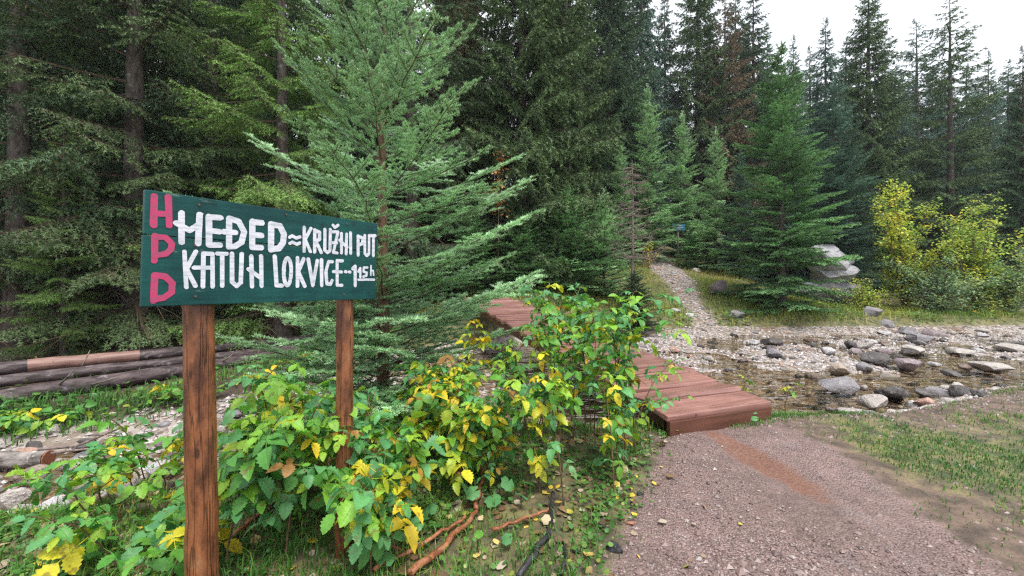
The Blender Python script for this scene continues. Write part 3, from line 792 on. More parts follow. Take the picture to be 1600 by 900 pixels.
def conifer_meshes(seed, Ht, zlow, radius, templ, spacing, per, tilt_lo, tilt_hi, trunk_r, mats, env=0.85, bark=None, dead=0, gap=0.0):
    """a whole tree standing at the origin: trunk mesh and crown mesh"""
    rr = np.random.default_rng(seed)
    k = 14; t = np.linspace(0, 1, k)
    pts = np.stack([np.cumsum(rr.normal(0, .006 * Ht / k, k)), np.cumsum(rr.normal(0, .006 * Ht / k, k)), -0.3 + (Ht + 0.3) * t], 1)
    V, F = tube(pts, trunk_r * ((1 - t) ** 0.9 + 0.02) * (1 + 0.5 * np.exp(-t * 18)), 9, False, 0.03, rr)
    trunk = mesh_np("trunk", V, F, [bark or M_BARK], None, None, True)
    bf = Buf(); z = zlow; lens = np.array([q[0] for q in templ])
    while z < Ht - 0.12:
        f = (z - zlow) / (Ht - zlow); full = z / Ht
        R = radius * (1 - f) ** env * (0.75 + 0.25 * min(1, f * 6)) + 0.12
        n = max(3, int(round(per * (0.6 + 0.4 * (1 - f)) + rr.normal(0, .6))))
        a0 = rr.random() * 6.28
        cx = np.interp(z, pts[:, 2], pts[:, 0]); cyy = np.interp(z, pts[:, 2], pts[:, 1])
        for i in range(n):
            if rr.random() < gap: continue
            L = R * rr.uniform(.68, 1.18)
            j = rr.choice(np.argsort(np.abs(lens - L))[:2])
            s = L / lens[j]
            tl = radians(tilt_lo + (tilt_hi - tilt_lo) * f + rr.normal(0, 6))
            Vb, Fb, Mb, Ab = templ[j][1]
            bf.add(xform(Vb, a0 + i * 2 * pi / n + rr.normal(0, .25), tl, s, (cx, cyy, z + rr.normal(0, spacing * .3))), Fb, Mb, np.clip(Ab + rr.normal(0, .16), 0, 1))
        z += spacing * rr.uniform(.8, 1.2) * (1 - 0.45 * f)
    # leader
    Vb, Fb, Mb, Ab = templ[int(np.argmin(lens))][1]
    bf.add(xform(Vb, 0, radians(86), 0.5 / lens.min(), (pts[-1][0], pts[-1][1], Ht - 0.35)), Fb, Mb, Ab)
    for i in range(dead):
        zz = rr.uniform(0.4, zlow + 1.5); a = rr.random() * 6.28; L = rr.uniform(.6, radius * .8)
        p0 = np.array([0, 0, zz]); d = np.array([cos(a), sin(a), rr.normal(-.15, .12)])
        q = np.linspace(0, 1, 5)[:, None]
        pl = p0 + d * L * q + np.array([0, 0, -.25 * L]) * q * q + np.cumsum(rr.normal(0, .02, (5, 3)), 0)
        Vt, Ft = tube(pl, np.linspace(.014, .004, 5), 3, False); bf.add(Vt, Ft, 1, .2)
        for u in range(5):
            b0 = pl[rr.integers(1, 5)]; dd = rot2(d, rr.choice([-1, 1]) * rr.uniform(.5, 1.2)) * rr.uniform(.15, .45); dd[2] -= .1
            Vt, Ft = tube([b0, b0 + dd * .6, b0 + dd + np.array([0, 0, -.04])], [.006, .005, .002], 3, False); bf.add(Vt, Ft, 1, .2)
    V, F, M, A = bf.arrays()
    crown = mesh_np("crown", V, F, mats, M, {"tint": A}, False)
    return trunk, crown

OLD = dict(rise=-0.18, curve=0.16, sideL=0.40, ang=58, droop=0.55, d1=0.17, d2=0.20, sag=0.55, s0=0.22, tert=0.5)
YNG = dict(rise=0.08, curve=-0.02, sideL=0.44, ang=50, droop=0.06, d1=0.17, d2=0.16, sag=0.08, s0=0.14, tert=0.42)
t_old = make_templates(1, [0.7, 1.4, 2.3], OLD, dict(dens=60, nlen=0.09, nw=0.032, comb=False, th=48, stem_lv=0, rad=(.02, .006, .003)))
t_sparse = make_templates(2, [0.7, 1.4, 2.3], dict(OLD, d1=0.2, droop=.4, sideL=.36), dict(dens=70, nlen=0.085, nw=0.026, comb=False, th=45, stem_lv=0, rad=(.02, .006, .003)))
t_yng = make_templates(3, [0.45, 0.9, 1.6], YNG, dict(dens=110, nlen=0.055, nw=0.022, comb=True, th=50, stem_lv=0, rad=(.014, .006, .003)))
t_mid = make_templates(4, [0.6, 1.2, 2.0], dict(OLD, d1=0.10, d2=0.10, droop=.3, sag=.35, rise=-.08, curve=.08), dict(dens=84, nlen=0.038, nw=0.0125, comb=False, th=50, stem_lv=1, rad=(.016, .005, .003)))

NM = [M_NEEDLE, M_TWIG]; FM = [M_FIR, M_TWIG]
SP = {}
SP['tallA'] = conifer_meshes(11, 20, 1.0, 3.3, t_old, 0.47, 8, -16, 22, 0.24, NM, 0.8)
SP['tallC'] = conifer_meshes(13, 19, 0.8, 3.1, t_old, 0.46, 7, -18, 20, 0.22, NM, 0.9)
SP['tallB'] = SP['tallC']
SP['thin'] = conifer_meshes(14, 18, 1.5, 3.3, t_sparse, 0.50, 6, -12, 24, 0.2, NM, 0.8, gap=.06)
SP['nearA'] = conifer_meshes(15, 13, 1.0, 2.5, t_mid, 0.50, 6, -12, 10, 0.17, NM, 0.55, dead=45, gap=.12)
SP['nearB'] = conifer_meshes(16, 12, 0.5, 2.3, t_mid, 0.41, 6, -10, 12, 0.16, NM, 0.6, dead=35, gap=.1)
SP['yngA'] = conifer_meshes(17, 8.6, 0.2, 2.25, t_yng, 0.33, 10, -6, 34, 0.11, NM, 0.68, gap=.1)
SP['yngB'] = conifer_meshes(18, 6.5, 0.25, 1.5, t_yng, 0.31, 8, -2, 38, 0.085, NM, 0.75, gap=.08)
SP['yngC'] = conifer_meshes(19, 2.6, 0.08, 0.9, t_yng, 0.15, 7, 4, 42, 0.035, NM, 0.85)

def conifer(kind, px, Y, top_py=None, s=None, label='', color=(0.045, 0.085, 0.04), name='spruce_tree', group=None, wid=1.0, X=None, sink=0.0):
    x = (px - 800) / FPX * Y if X is None else X
    z0 = hz(x, Y) - sink
    base_h = {'tallA': 20, 'tallB': 19, 'tallC': 19, 'thin': 18, 'nearA': 13, 'nearB': 12, 'yngA': 8.6, 'yngB': 6.5, 'yngC': 2.6}[kind]
    if s is None:
        s = (CAMZ + (HOR - top_py) / FPX * Y - z0) / base_h
    o = empty(name, (x, Y, z0), (px * 0.37) % 6.28)
    o.scale = (s * wid, s * wid, s)
    tag(o, label, "tree", group)
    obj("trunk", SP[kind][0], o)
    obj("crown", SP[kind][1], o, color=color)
    return o
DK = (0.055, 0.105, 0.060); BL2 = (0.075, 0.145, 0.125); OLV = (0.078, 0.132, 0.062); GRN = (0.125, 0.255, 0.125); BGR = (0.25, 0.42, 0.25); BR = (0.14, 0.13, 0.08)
LIME = (0.125, 0.235, 0.07)
# left wood
conifer('nearA', 28, 8.6, s=1.25, label="dark spruce with thick bare trunk at the picture's left edge", color=DK)
conifer('nearB', 212, 9.0, s=1.35, label="tall dark spruce whose straight grey trunk rises just left of the big sign", color=OLV)
conifer('nearB', 100, 7.8, top_py=180, label="low young spruce with bright spreading tiers behind the felled logs", color=LIME)
conifer('nearA', 330, 11.0, s=1.3, label="dim spruce deep in the wood behind the middle of the big sign", color=DK)
conifer('nearB', 440, 9.2, s=1.05, label="yellowish green spruce just left behind the pale foreground fir", color=LIME)
conifer('nearA', -70, 10.5, s=1.3, label="shadowy spruce cut off by the picture's left edge", color=DK)
conifer('tallA', 110, 14.5, s=1.0, label="tall spruce far back in the wood behind the low young spruce", color=DK)
conifer('tallB', 260, 16, s=1.1, label="tall spruce far back between the grey trunk and the sign", color=DK)
conifer('tallC', 400, 15, s=1.0, label="tall spruce far back above the sign's white lettering", color=DK)
conifer('tallA', 560, 15.5, s=1.05, label="tall dark spruce right behind the foreground fir's top", color=DK)
conifer('nearA', 640, 13.0, s=1.35, label="dim drooping spruce just behind the foreground fir's bare side", color=DK)
for i, (px, Y, kd) in enumerate([(-10, 19, 'tallB'), (180, 21, 'tallC'), (320, 22, 'tallA'), (470, 23, 'tallB'), (620, 22, 'tallC'), (720, 24, 'tallA'), (60, 26, 'tallA'), (400, 28, 'tallC'), (-90, 15, 'tallC')]):
    conifer(kd, px, Y, s=1.1, label="dark spruce only glimpsed deep inside the left-hand wood", color=DK, group="hidden depths of the left wood")
# centre
conifer('tallA', 815, 14.6, s=0.95, label="great drooping olive spruce behind the bridge's far end", color=OLV, wid=1.0)
conifer('tallC', 884, 16.5, s=0.95, label="tall drooping spruce edging the gap left of the stony track", color=OLV)
conifer('tallB', 715, 17, s=1.05, label="tall brownish spruce between the foreground fir and the great drooping one", color=BR)
conifer('tallC', 1000, 30, s=1.25, label="tall bluish spruce above the young firs left of the track's top", color=BL2)
conifer('tallA', 1090, 30, s=1.2, wid=1.12, label="tall grey green spruce straight above the little blue signboard", color=OLV)
conifer('thin', 1133, 29, s=1.15, label="half dead rusty brown spruce squeezed between green ones", color=(0.13, 0.10, 0.07))
conifer('tallB', 1178, 31, top_py=-25, wid=1.18, label="tall dark spruce just right of the rusty half dead one", color=DK)
# right-hand skyline
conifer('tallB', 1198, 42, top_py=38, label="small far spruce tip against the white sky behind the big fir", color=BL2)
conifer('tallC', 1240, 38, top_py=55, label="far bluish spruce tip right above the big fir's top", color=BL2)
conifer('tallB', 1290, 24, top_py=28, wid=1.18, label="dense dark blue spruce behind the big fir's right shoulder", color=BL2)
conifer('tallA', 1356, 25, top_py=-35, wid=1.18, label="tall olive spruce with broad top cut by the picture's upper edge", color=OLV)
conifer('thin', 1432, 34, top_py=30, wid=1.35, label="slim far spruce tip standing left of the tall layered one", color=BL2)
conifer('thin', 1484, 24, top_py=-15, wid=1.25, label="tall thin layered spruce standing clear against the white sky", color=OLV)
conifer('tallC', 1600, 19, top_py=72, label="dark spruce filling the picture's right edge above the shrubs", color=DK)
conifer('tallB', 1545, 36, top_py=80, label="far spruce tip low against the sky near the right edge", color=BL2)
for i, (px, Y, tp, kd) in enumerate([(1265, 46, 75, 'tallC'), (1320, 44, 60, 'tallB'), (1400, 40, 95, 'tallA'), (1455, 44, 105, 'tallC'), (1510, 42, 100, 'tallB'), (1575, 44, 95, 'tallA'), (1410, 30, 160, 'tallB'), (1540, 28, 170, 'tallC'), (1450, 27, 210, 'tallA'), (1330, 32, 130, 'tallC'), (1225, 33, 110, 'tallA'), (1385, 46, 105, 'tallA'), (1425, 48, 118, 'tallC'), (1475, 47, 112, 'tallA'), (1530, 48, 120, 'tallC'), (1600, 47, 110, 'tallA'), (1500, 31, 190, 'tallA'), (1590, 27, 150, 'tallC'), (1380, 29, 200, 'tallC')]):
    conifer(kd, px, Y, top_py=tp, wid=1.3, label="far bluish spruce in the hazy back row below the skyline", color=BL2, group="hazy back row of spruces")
for i, (px, Y, kd) in enumerate([(860, 22, 'tallB'), (950, 24, 'tallA'), (1040, 33, 'tallC'), (960, 34, 'tallA'), (1110, 36, 'tallB'), (880, 30, 'tallC'), (1150, 34, 'tallA')]):
    conifer(kd, px, Y, s=1.15, label="dark spruce in the second row above the stony track", color=DK, group="second row above the track")
# young firs
conifer('yngB', 1012, 21.5, top_py=140, label="slender young fir with pointed top left of the little signboard", color=BGR, name='fir_tree', wid=0.95)
conifer('yngB', 1066, 23.3, top_py=180, label="slender young fir right behind the little blue signboard", color=BGR, name='fir_tree', wid=0.95)
conifer('yngB', 1118, 20, top_py=205, label="young fir between the little signboard and the big fir", color=BGR, name='fir_tree', wid=0.9)
conifer('yngB', 1158, 19, top_py=240, label="bluish young fir tucked against the big fir's left side", color=BL2, name='fir_tree')
conifer('yngA', 1222, 14.6, top_py=72, label="big dense fir standing on the far bank above the boulders", color=GRN, name='fir_tree', wid=0.95)
conifer('yngA', 1302, 18, top_py=135, label="grey blue fir just behind the big fir, by the pale rock", color=BL2, name='fir_tree', wid=.9)
conifer('yngB', 970, 20, top_py=228, label="young fir in the shade left of the bare dead spruce", color=BGR, name='fir_tree')
conifer('yngC', 1079, 20.5, top_py=360, label="small round fir bush beside the top of the stony track", color=GRN, name='fir_tree', wid=1.25)
conifer('yngC', 944, 14.6, top_py=305, label="pale green sapling left of the bare dead spruce", color=BGR, name='fir_tree', wid=1.1)
conifer('yngC', 885, 13.6, top_py=300, label="bushy green spruce sapling behind the bridge's far end", color=GRN, name='spruce_tree', wid=1.6)
conifer('yngC', 815, 13.2, top_py=330, label="low green sapling behind the orange leaved sapling", color=GRN, name='spruce_tree', wid=1.6)
conifer('yngC', 740, 12.6, top_py=330, label="low green sapling half hidden by the foreground fir's right branches", color=GRN, name='spruce_tree', wid=1.5)
conifer('yngC', 992, 12.6, top_py=425, label="tiny dark sapling at the foot of the bare dead spruce", color=DK, name='spruce_tree', wid=1.5)
conifer('yngB', 1595, 10.5, top_py=330, label="dark green fir whose branches hang in at the right edge", color=DK, name='fir_tree', X=14.0)
conifer('yngB', 1330, 21, top_py=200, label="dim young fir between the pale rock and the yellow shrub", color=DK, name='fir_tree')

# ------------------------------------------------------------------ foreground fir, branch by branch
FY = 4.0; FX = (597 - 800) / FPX * FY
fz = hz(FX, FY)
fir = empty("fir_tree", (FX, FY, fz))
tag(fir, "pale silvery green fir standing close behind the big sign", "tree")
FIRK = dict(sideL=0.40, ang=52, droop=0.04, d1=0.125, d2=0.105, sag=0.08, s0=0.16, tert=0.36, wander=0.04)
rr = np.random.default_rng(21)
ft = []
for L, n in ((0.5, 2), (0.95, 3), (1.55, 4)):
    for v in range(n):
        r2 = np.random.default_rng(500 + v + int(L * 100))
        geo = needle_geo(r2, branch_lines(r2, L, 0.10, 0.06, **FIRK), dens=760, nlen=0.025, nw=0.0058, comb=True, th=58, bare0=.3, rad=(.009, .0035, .002), stem_lv=2)
        ft.append((L, mesh_np("branch", geo[0], geo[1], FM, geo[2], {"tint": geo[3]})))
Ht = 5.3; t = np.linspace(0, 1, 16)
tp = np.stack([np.cumsum(rr.normal(0, .006, 16)), np.cumsum(rr.normal(0, .006, 16)), -.2 + (Ht + .2) * t], 1)
V, F = tube(tp, 0.062 * (1 - t) ** .9 + .005, 10, False, .04, rr)
obj("trunk", mesh_np("trunk", V, F, [M_BARKRED], None, None, True), fir)
fl = np.array([q[0] for q in ft])
z = 0.28
while z < Ht - .1:
    R = np.interp(z, [0.2, .8, 1.6, 2.4, 3.35, 4.15, 5.3], [1.5, 1.65, 1.8, 1.62, 1.12, .6, .12])
    n = 5
    a0 = rr.random() * 6.28
    for i in range(n):
        az = a0 + i * 2 * pi / n + rr.normal(0, .2)
        L = R * rr.uniform(.62, 1.1)
        toward = -sin(az)
        if toward > 0.45 and z < 2.3: L = min(L, 1.15 - .1 * toward)
        if toward > 0.3 and cos(az) < 0 and 1.2 < z < 2.1: L = min(L, .85)
        j = int(rr.choice(np.argsort(np.abs(fl - L))[:3]))
        s = L / ft[j][0]
        tilt = radians(np.interp(z, [0, 1, 2, 3.3, 5], [-6, 6, 18, 30, 46]) + rr.normal(0, 6))
        x0 = np.interp(z, tp[:, 2], tp[:, 0]); y0 = np.interp(z, tp[:, 2], tp[:, 1])
        b = obj("branch", ft[j][1], fir, (x0, y0, z + rr.normal(0, .05)), None, (s, s, s), (0.265, 0.45, 0.235))
        b.rotation_euler = (rr.normal(0, .12), -tilt, az)
    z += (0.13 if z < 1.5 else 0.28) * rr.uniform(.8, 1.2) * (1 if z < 3.8 else .7)
for z in np.arange(.25, 1.75, .085):
    az = -pi / 2 + rr.uniform(-1.0, 1.0); L = rr.uniform(.5, .95) if z < 1.15 else rr.uniform(.4, .7)
    j = int(rr.choice([0, 1, 2, 3])); s = L / ft[j][0]
    obj("branch", ft[j][1], fir, (cos(az) * .03, sin(az) * .03, z), (rr.normal(0, .15), radians(8 + rr.normal(0, 8)), az), (s, s, s), (0.265, 0.45, 0.235))
obj("leader", ft[0][1], fir, (tp[-1][0], tp[-1][1], Ht - .3), (0, radians(-87), 0), (.9, .9, .9), (0.265, 0.45, 0.235))

# ------------------------------------------------------------------ dead spruce, broadleaf shrubs, orange sapling
def dead_tree(px, Y, top_py, label):
    x, _, zt = at(px, top_py, Y); z0 = hz(x, Y); Ht = zt - z0
    rr = np.random.default_rng(77)
    o = empty("dead_spruce", (x, Y, z0)); tag(o, label, "tree")
    pts = np.stack([np.cumsum(rr.normal(0, .01, 10)), np.cumsum(rr.normal(0, .01, 10)), np.linspace(-.1, Ht, 10)], 1)
    V, F = tube(pts, np.linspace(.07, .008, 10), 8, False, .04, rr)
    obj("trunk", mesh_np("trunk", V, F, [M_DEADTWIG], None, None, True), o)
    bf = Buf()
    for z in np.arange(Ht * .36, Ht * .97, .085):
        f = z / Ht
        z += rr.normal(0, .05)
        for i in range(3):
            a = rr.random() * 6.28; L = (1.3 * (1 - f) ** .8 + .1) * rr.uniform(.4, 1.2)
            q = np.linspace(0, 1, 5)[:, None]; d = np.array([cos(a), sin(a), .15])
            pl = np.array([0, 0, z]) + d * L * q + np.array([0, 0, .6 * L]) * (q * q - q) + np.cumsum(rr.normal(0, .02, (5, 3)), 0)
            V, F = tube(pl, np.linspace(.012, .004, 5), 3, False); bf.add(V, F)
            for u in range(8):
                k = rr.uniform(.25, 1); b0 = np.array([np.interp(k, q[:, 0], pl[:, c]) for c in range(3)])
                dd = rot2(d, rr.choice([-1, 1]) * rr.uniform(.6, 1.1)) * rr.uniform(.08, .26); dd[2] -= .06
                V, F = tube([b0, b0 + dd], [.006, .003], 3, False); bf.add(V, F)
    obj("bare_branches", bf.mesh("bare_branches", [M_DEADTWIG]), o)
dead_tree(988, 13.1, 250, "small bare dead spruce standing left of the stony track")

def leaf_quads(rr, C, Ndir, size, bf, tint, mi=0):
    """diamond leaves (2 triangles) at points C"""
    n = len(C)
    D = rr.normal(0, 1, (n, 3)); D[:, 2] *= .5; D /= np.linalg.norm(D, axis=1)[:, None]
    U = np.cross(D, Ndir + rr.normal(0, .35, (n, 3))); U /= np.linalg.norm(U, axis=1)[:, None] + 1e-6
    l = (size * rr.uniform(.7, 1.3, n))[:, None]; w = l * .32
    b = np.cross(U, D)
    V = np.stack([C, C + D * l * .45 + U * w + b * l * .05, C + D * l, C + D * l * .45 - U * w + b * l * .05], 1).reshape(-1, 3)
    Q = np.arange(4 * n).reshape(-1, 4)
    bf.add(V, Q, mi, np.repeat(tint, 4))
def shrub(px, py_base, Y, W, Hs, label, mat, n_stem, leaf, n_leaf, seed, name="shrub", narrow=0.5, tint0=0.5, tsp=0.25, lean=0.0):
    rr = np.random.default_rng(seed)
    x = (px - 800) / FPX * Y; z0 = hz(x, Y)
    o = empty(name, (x, Y, z0)); tag(o, label, "shrub")
    st = Buf(); cr = Buf()
    ends = []
    for i in range(n_stem):
        a = rr.random() * 6.28; h = Hs * rr.uniform(.4, 1.0); w = W * .5 * rr.uniform(.1, 1) 
        q = np.linspace(0, 1, 8)[:, None]
        pl = np.concatenate([cos(a) * w * q ** 1.2 + lean * q * W, sin(a) * w * q ** 1.2, h * q ** .9], 1) + np.cumsum(rr.normal(0, .012, (8, 3)), 0)
        V, F = tube(pl, np.linspace(.02, .004, 8) * (Hs / 2.5) ** .5, 5, False); st.add(V, F)
        for k in range(26):
            u = rr.uniform(.03, 1); b0 = np.array([np.interp(u, q[:, 0], pl[:, c]) for c in range(3)])
            aa = rr.random() * 6.28; l = W * rr.uniform(.08, .3) * (1.2 - u * .85)
            d = np.array([cos(aa), sin(aa), rr.uniform(-.05, .55)]) * l
            tw = np.array([b0, b0 + d * .55 + [0, 0, .02], b0 + d])
            V, F = tube(tw, [.006, .004, .002], 3, False); st.add(V, F); ends.append(tw)
    m = max(4, n_leaf // len(ends))
    for tw in ends:
        u = rr.uniform(.25, 1.08, m)[:, None]
        C = tw[0] * (1 - u) + tw[2] * u + rr.normal(0, leaf * .9, (m, 3))
        tb = np.clip(tint0 + rr.normal(0, tsp) + rr.normal(0, .12, m), 0, 1)
        leaf_quads(rr, C, Z3, np.full(m, leaf), cr, tb)
    obj("stems", st.mesh("stems", [M_TWIG]), o)
    obj("crown", cr.mesh("crown", [mat]), o)
    return o
shrub(1412, 470, 15.8, 2.7, 5.2, "tall bright yellow leaved shrub right of the pale rock", M_YELLOW, 14, .10, 7000, 31, tint0=.34)
shrub(1525, 490, 15.0, 3.3, 4.4, "wide pale yellow green shrub on the far bank at right", M_YELLOW, 14, .095, 7000, 32, tint0=.24, tsp=.2)
shrub(1470, 500, 15.0, 3.4, 2.4, "low feathery grey green willow between the yellow shrubs and stream", M_WILLOW, 14, .085, 5500, 33, name="willow_shrub", tint0=.25, tsp=.2)
shrub(1580, 505, 14.6, 3.2, 2.5, "feathery willow beneath the dark branches at the right edge", M_WILLOW, 12, .085, 5000, 34, name="willow_shrub", tint0=.45, tsp=.2)
shrub(1350, 480, 15.2, 2.2, 1.3, "low yellowing shrub at the foot of the pale rock", M_YELLOW, 9, .06, 2500, 35, tint0=.3)
shrub(1012, 395, 19.5, 1.0, 1.5, "small yellow leaved shrub at the left edge of the stony track", M_YELLOW, 5, .06, 420, 36, tint0=.8, tsp=.1)
shrub(776, 350, 12.6, .5, 1.0, "thin sapling with orange autumn leaves beside the fir's right branches", M_ORANGE, 2, .06, 10, 37, name="orange_sapling")
# re-shape the orange sapling: tall thin stem with leaves only near the top
osap = [o for o in COL.objects if o.name.startswith("orange_sapling")][0]
for c in list(osap.children): bpy.data.objects.remove(c)
osap.location = (at(776, 350, 12.6)[0], 12.6, hz(at(776, 350, 12.6)[0], 12.6))
osap["category"] = "sapling"
rr = np.random.default_rng(38)
ztop = at(776, 242, 12.6)[2] - osap.location.z
pl = np.stack([np.cumsum(rr.normal(0, .015, 12)), np.cumsum(rr.normal(0, .015, 12)), np.linspace(-.1, ztop, 12)], 1)
V, F = tube(pl, np.linspace(.03, .006, 12), 5, False)
obj("stem", mesh_np("stem", V, F, [M_TWIG], None, None, True), osap)
cr = Buf()
C = []
for i in range(240):
    u = 1 - rr.random() ** 1.0 * .42; p = np.array([np.interp(u * 11, range(12), pl[:, c]) for c in range(3)])
    C.append(p + np.array([rr.normal(0, .17), rr.normal(0, .17), rr.normal(0, .04)]) * (1.25 - u * .6) * (0.5 + 0.7 * (sin(u * 45) > -.2)))
leaf_quads(rr, np.array(C), Z3, np.full(240, .11), cr, rr.random(240))
obj("crown", cr.mesh("crown", [M_ORANGE]), osap)

# ------------------------------------------------------------------ rocks
def ico(sub):
    import bmesh
    bm = bmesh.new(); bmesh.ops.create_icosphere(bm, subdivisions=sub, radius=1.0)
    V = np.array([v.co[:] for v in bm.verts]); F = np.array([[v.index for v in f.verts] for f in bm.faces]); bm.free()
    return V, F
IV3, IF3 = ico(3); IV2, IF2 = ico(2); IV1, IF1 = ico(1)
def rock_mesh(seed, V0, F0, cuts=15, rough=0.05):
    rr = np.random.default_rng(seed); V = V0.copy()
    for i in range(cuts):
        n = rr.normal(0, 1, 3); n /= np.linalg.norm(n); d = rr.uniform(.42, .85)
        s = V @ n; over = np.maximum(s - d, 0); V = V - n * over[:, None] * .93
    for f, a in ((1.6, rough * 1.4), (3.7, rough * .7), (8.0, rough * .35)):
        ph = rr.uniform(0, 6, (3, 3)); k = rr.normal(0, f, (3, 3))
        V = V * (1 + a * np.sum(np.sin(V @ k + ph[0]), 1) / 2)[:, None]
    V = V / np.abs(V).max(0)
    me = mesh_np("rock", V, F0, [M_ROCK], None, None, False)
    return me
ROCKS = [rock_mesh(900 + i, IV3, IF3) for i in range(9)]
CRAG = [rock_mesh(930 + i, IV3, IF3, 22, .12) for i in range(2)]
COB = [rock_mesh(950 + i, IV2, IF2, 10, .05) for i in range(7)]
WHT = (0.48, 0.46, 0.47); GRY = (0.22, 0.205, 0.22); DRK = (0.075, 0.066, 0.064); TAN = (0.36, 0.29, 0.235); PNK = (0.44, 0.27, 0.21); BRN = (0.19, 0.13, 0.105); PALE = (0.40, 0.36, 0.335); VIO = (0.24, 0.19, 0.205)
def rock_px(i, x0, x1, y0, y1, label, col, me=None, zb=-0.345, name="rock", deep=0.35):
    """rock from its silhouette: stands on the bed at its lowest edge"""
    Y = (CAMZ - zb) * FPX / (y1 - HOR)
    w = .92 * (x1 - x0) / FPX * Y; h = (y1 - y0) / FPX * Y
    hd = h * 0.76                        # part of the outline's height is the top face seen from above
    dep = w * 0.8
    rr = np.random.default_rng(i)
    x = ((x0 + x1) / 2 - 800) / FPX * (Y + dep * .4)
    o = obj(name, me or ROCKS[i % len(ROCKS)], None, (x, Y + dep * .42, zb + hd * .5 - hd * deep * .3), (rr.normal(0, .1), rr.normal(0, .1), rr.uniform(0, 6.28) if me is None else rr.uniform(-.4, .4)), (w * .52, w * .46, hd * .5 + hd * deep * .35), col)
    tag(o, label, "rock", None)
    return o
RL = [
 (1189,1231,520,543,"big dark boulder with grey top at the far side of the stream",DRK),
 (1169,1188,528,540,"pale rounded stone beside the big dark far boulder",WHT),
 (1192,1224,541,562,"grey pointed rock just below the big dark far boulder",GRY),
 (1258,1276,534,541,"flat blackish brown stone in the far shallows",DRK),
 (1250,1276,543,554,"low brown rock below the flat blackish stone",BRN),
 (1281,1308,539,556,"bright white rock in the middle of the stream",WHT),
 (1338,1364,532,547,"pale grey rock on top of the mid-stream heap",PALE),
 (1320,1338,529,546,"narrow dark rock left of the pale one in the heap",DRK),
 (1348,1383,547,572,"large dark grey boulder in the mid-stream heap",DRK),
 (1332,1362,558,581,"rough grey boulder in front of the large dark one",GRY),
 (1297,1326,563,587,"brownish grey rock with grass at its foot in mid-stream",TAN),
 (1274,1343,590,614,"long flat grey slab lying in the near water",GRY),
 (1341,1357,598,610,"small cream stone at the right end of the flat slab",PALE),
 (1340,1385,616,640,"pale tan rounded rock at the stream's near edge",PALE),
 (1423,1456,618,639,"rounded pinkish orange stone at the near edge",PNK),
 (1422,1453,606,620,"dark flat stone behind the pinkish orange one",DRK),
 (1400,1439,556,582,"large smooth dark grey rock right of the heap",VIO),
 (1406,1448,536,556,"broad pale rock behind the smooth dark grey one",PALE),
 (1373,1400,514,525,"smooth white stone under the far bank grass",WHT),
 (1400,1431,508,524,"grey boulder next to the smooth white far stone",GRY),
 (1416,1467,520,537,"pitted wide rock in front of the far grey boulders",GRY),
 (1442,1477,513,526,"grey rock against the far bank under the willow",VIO),
 (1478,1519,541,556,"low pale rock with a black underside near the right",PALE),
 (1472,1503,577,591,"wet black stone in the near right shallows",DRK),
 (1493,1519,568,579,"wet dark brown stone behind the wet black one",BRN),
 (1519,1577,564,584,"long pale rock ending near the right-hand grass",PALE),
 (1501,1530,622,637,"cream rounded stone on the near right shore",PALE),
 (1526,1553,627,640,"tan stone half sunk in the near right shore",TAN),
 (1472,1505,602,616,"pale flat stone behind the grass clump on the shore",PALE),
 (1394,1423,650,664,"pinkish flat stone low on the near shore",PNK),
 (1391,1409,643,655,"small blue grey stone beside the pinkish flat one",GRY),
 (1448,1472,636,649,"reddish brown stone on the near shore",(0.3,0.13,0.08)),
 (1472,1516,661,673,"white flat stone bedded in the near shore soil",WHT),
 (1451,1472,564,575,"white topped stone between the dark rocks",WHT),
 (1560,1605,536,553,"flat pale slab in the water at the right edge",PALE),
 (1310,1372,640,657,"long cream slab bedded at the near water's edge",PALE),
 (1286,1306,633,645,"small violet brown stone by the grass beside the bridge",VIO),
]
for i, (x0, x1, y0, y1, lb, c) in enumerate(RL): rock_px(i, x0, x1, y0, y1, lb, c)
rock_px(60, 1373, 1421, 598, 628, "craggy black rock full of hollows at the near edge", DRK, CRAG[0])
rock_px(61, 61, 105, 777, 812, "white angular stone in the stream bed at lower left", WHT, zb=-.33)
rock_px(62, 42, 81, 808, 834, "pinkish white stone below the white angular one at lower left", PNK, zb=-.3)
rock_px(63, 114, 143, 689, 707, "grey stone on the stream's left far side by the cut log", GRY, zb=-.33)
rock_px(64, 101, 165, 714, 738, "pale slab in the stream bed left of the sign post", PALE, zb=-.34)
rock_px(65, 20, 75, 735, 752, "long tan slab in the stream below the cut log", TAN, zb=-.34)
rock_px(66, 170, 225, 745, 775, "whitish rock among leaves left of the sign post", PALE, zb=-.33)
rock_px(67, 0, 50, 760, 800, "pale flat rock at the picture's left edge in the stream", PALE, zb=-.33)
rock_px(68, 230, 280, 715, 745, "grey white rock close behind the left sign post", WHT, zb=-.33)
def rock_world(i, x, y, w, d, h, label, col, me=None, sink=.3, rz=0.0):
    o = obj("rock", me or ROCKS[i % 9], None, (x, y, hz(x, y) + h * .5 - h * sink), (0, 0, rz), (w / 2, d / 2, h / 2), col)
    tag(o, label, "rock"); return o
p = at(1129, 463, 15.6); rock_world(71, p[0], 15.9, .66, .6, .72, "violet brown boulder beside the stony track left of the big fir", VIO, sink=.2)
p = at(1062, 500, 13.8); rock_world(72, p[0], 14.2, .5, .4, .3, "white stone in the grass left of the stony track's foot", WHT)
p = at(1158, 518, 13.6); rock_world(73, p[0], 13.9, .6, .4, .35, "grey stone in the bank grass above the dark boulder", GRY)
p = at(1368, 505, 13.9); rock_world(74, p[0], 14.0, .6, .4, .45, "grey stone showing in the bank grass above the white one", GRY)
p = at(1085, 405, 20); rock_world(75, p[0], 19.8, .55, .4, .3, "pale stone at the foot of the small round fir bush", PALE)
p = at(1310, 418, 16.6)
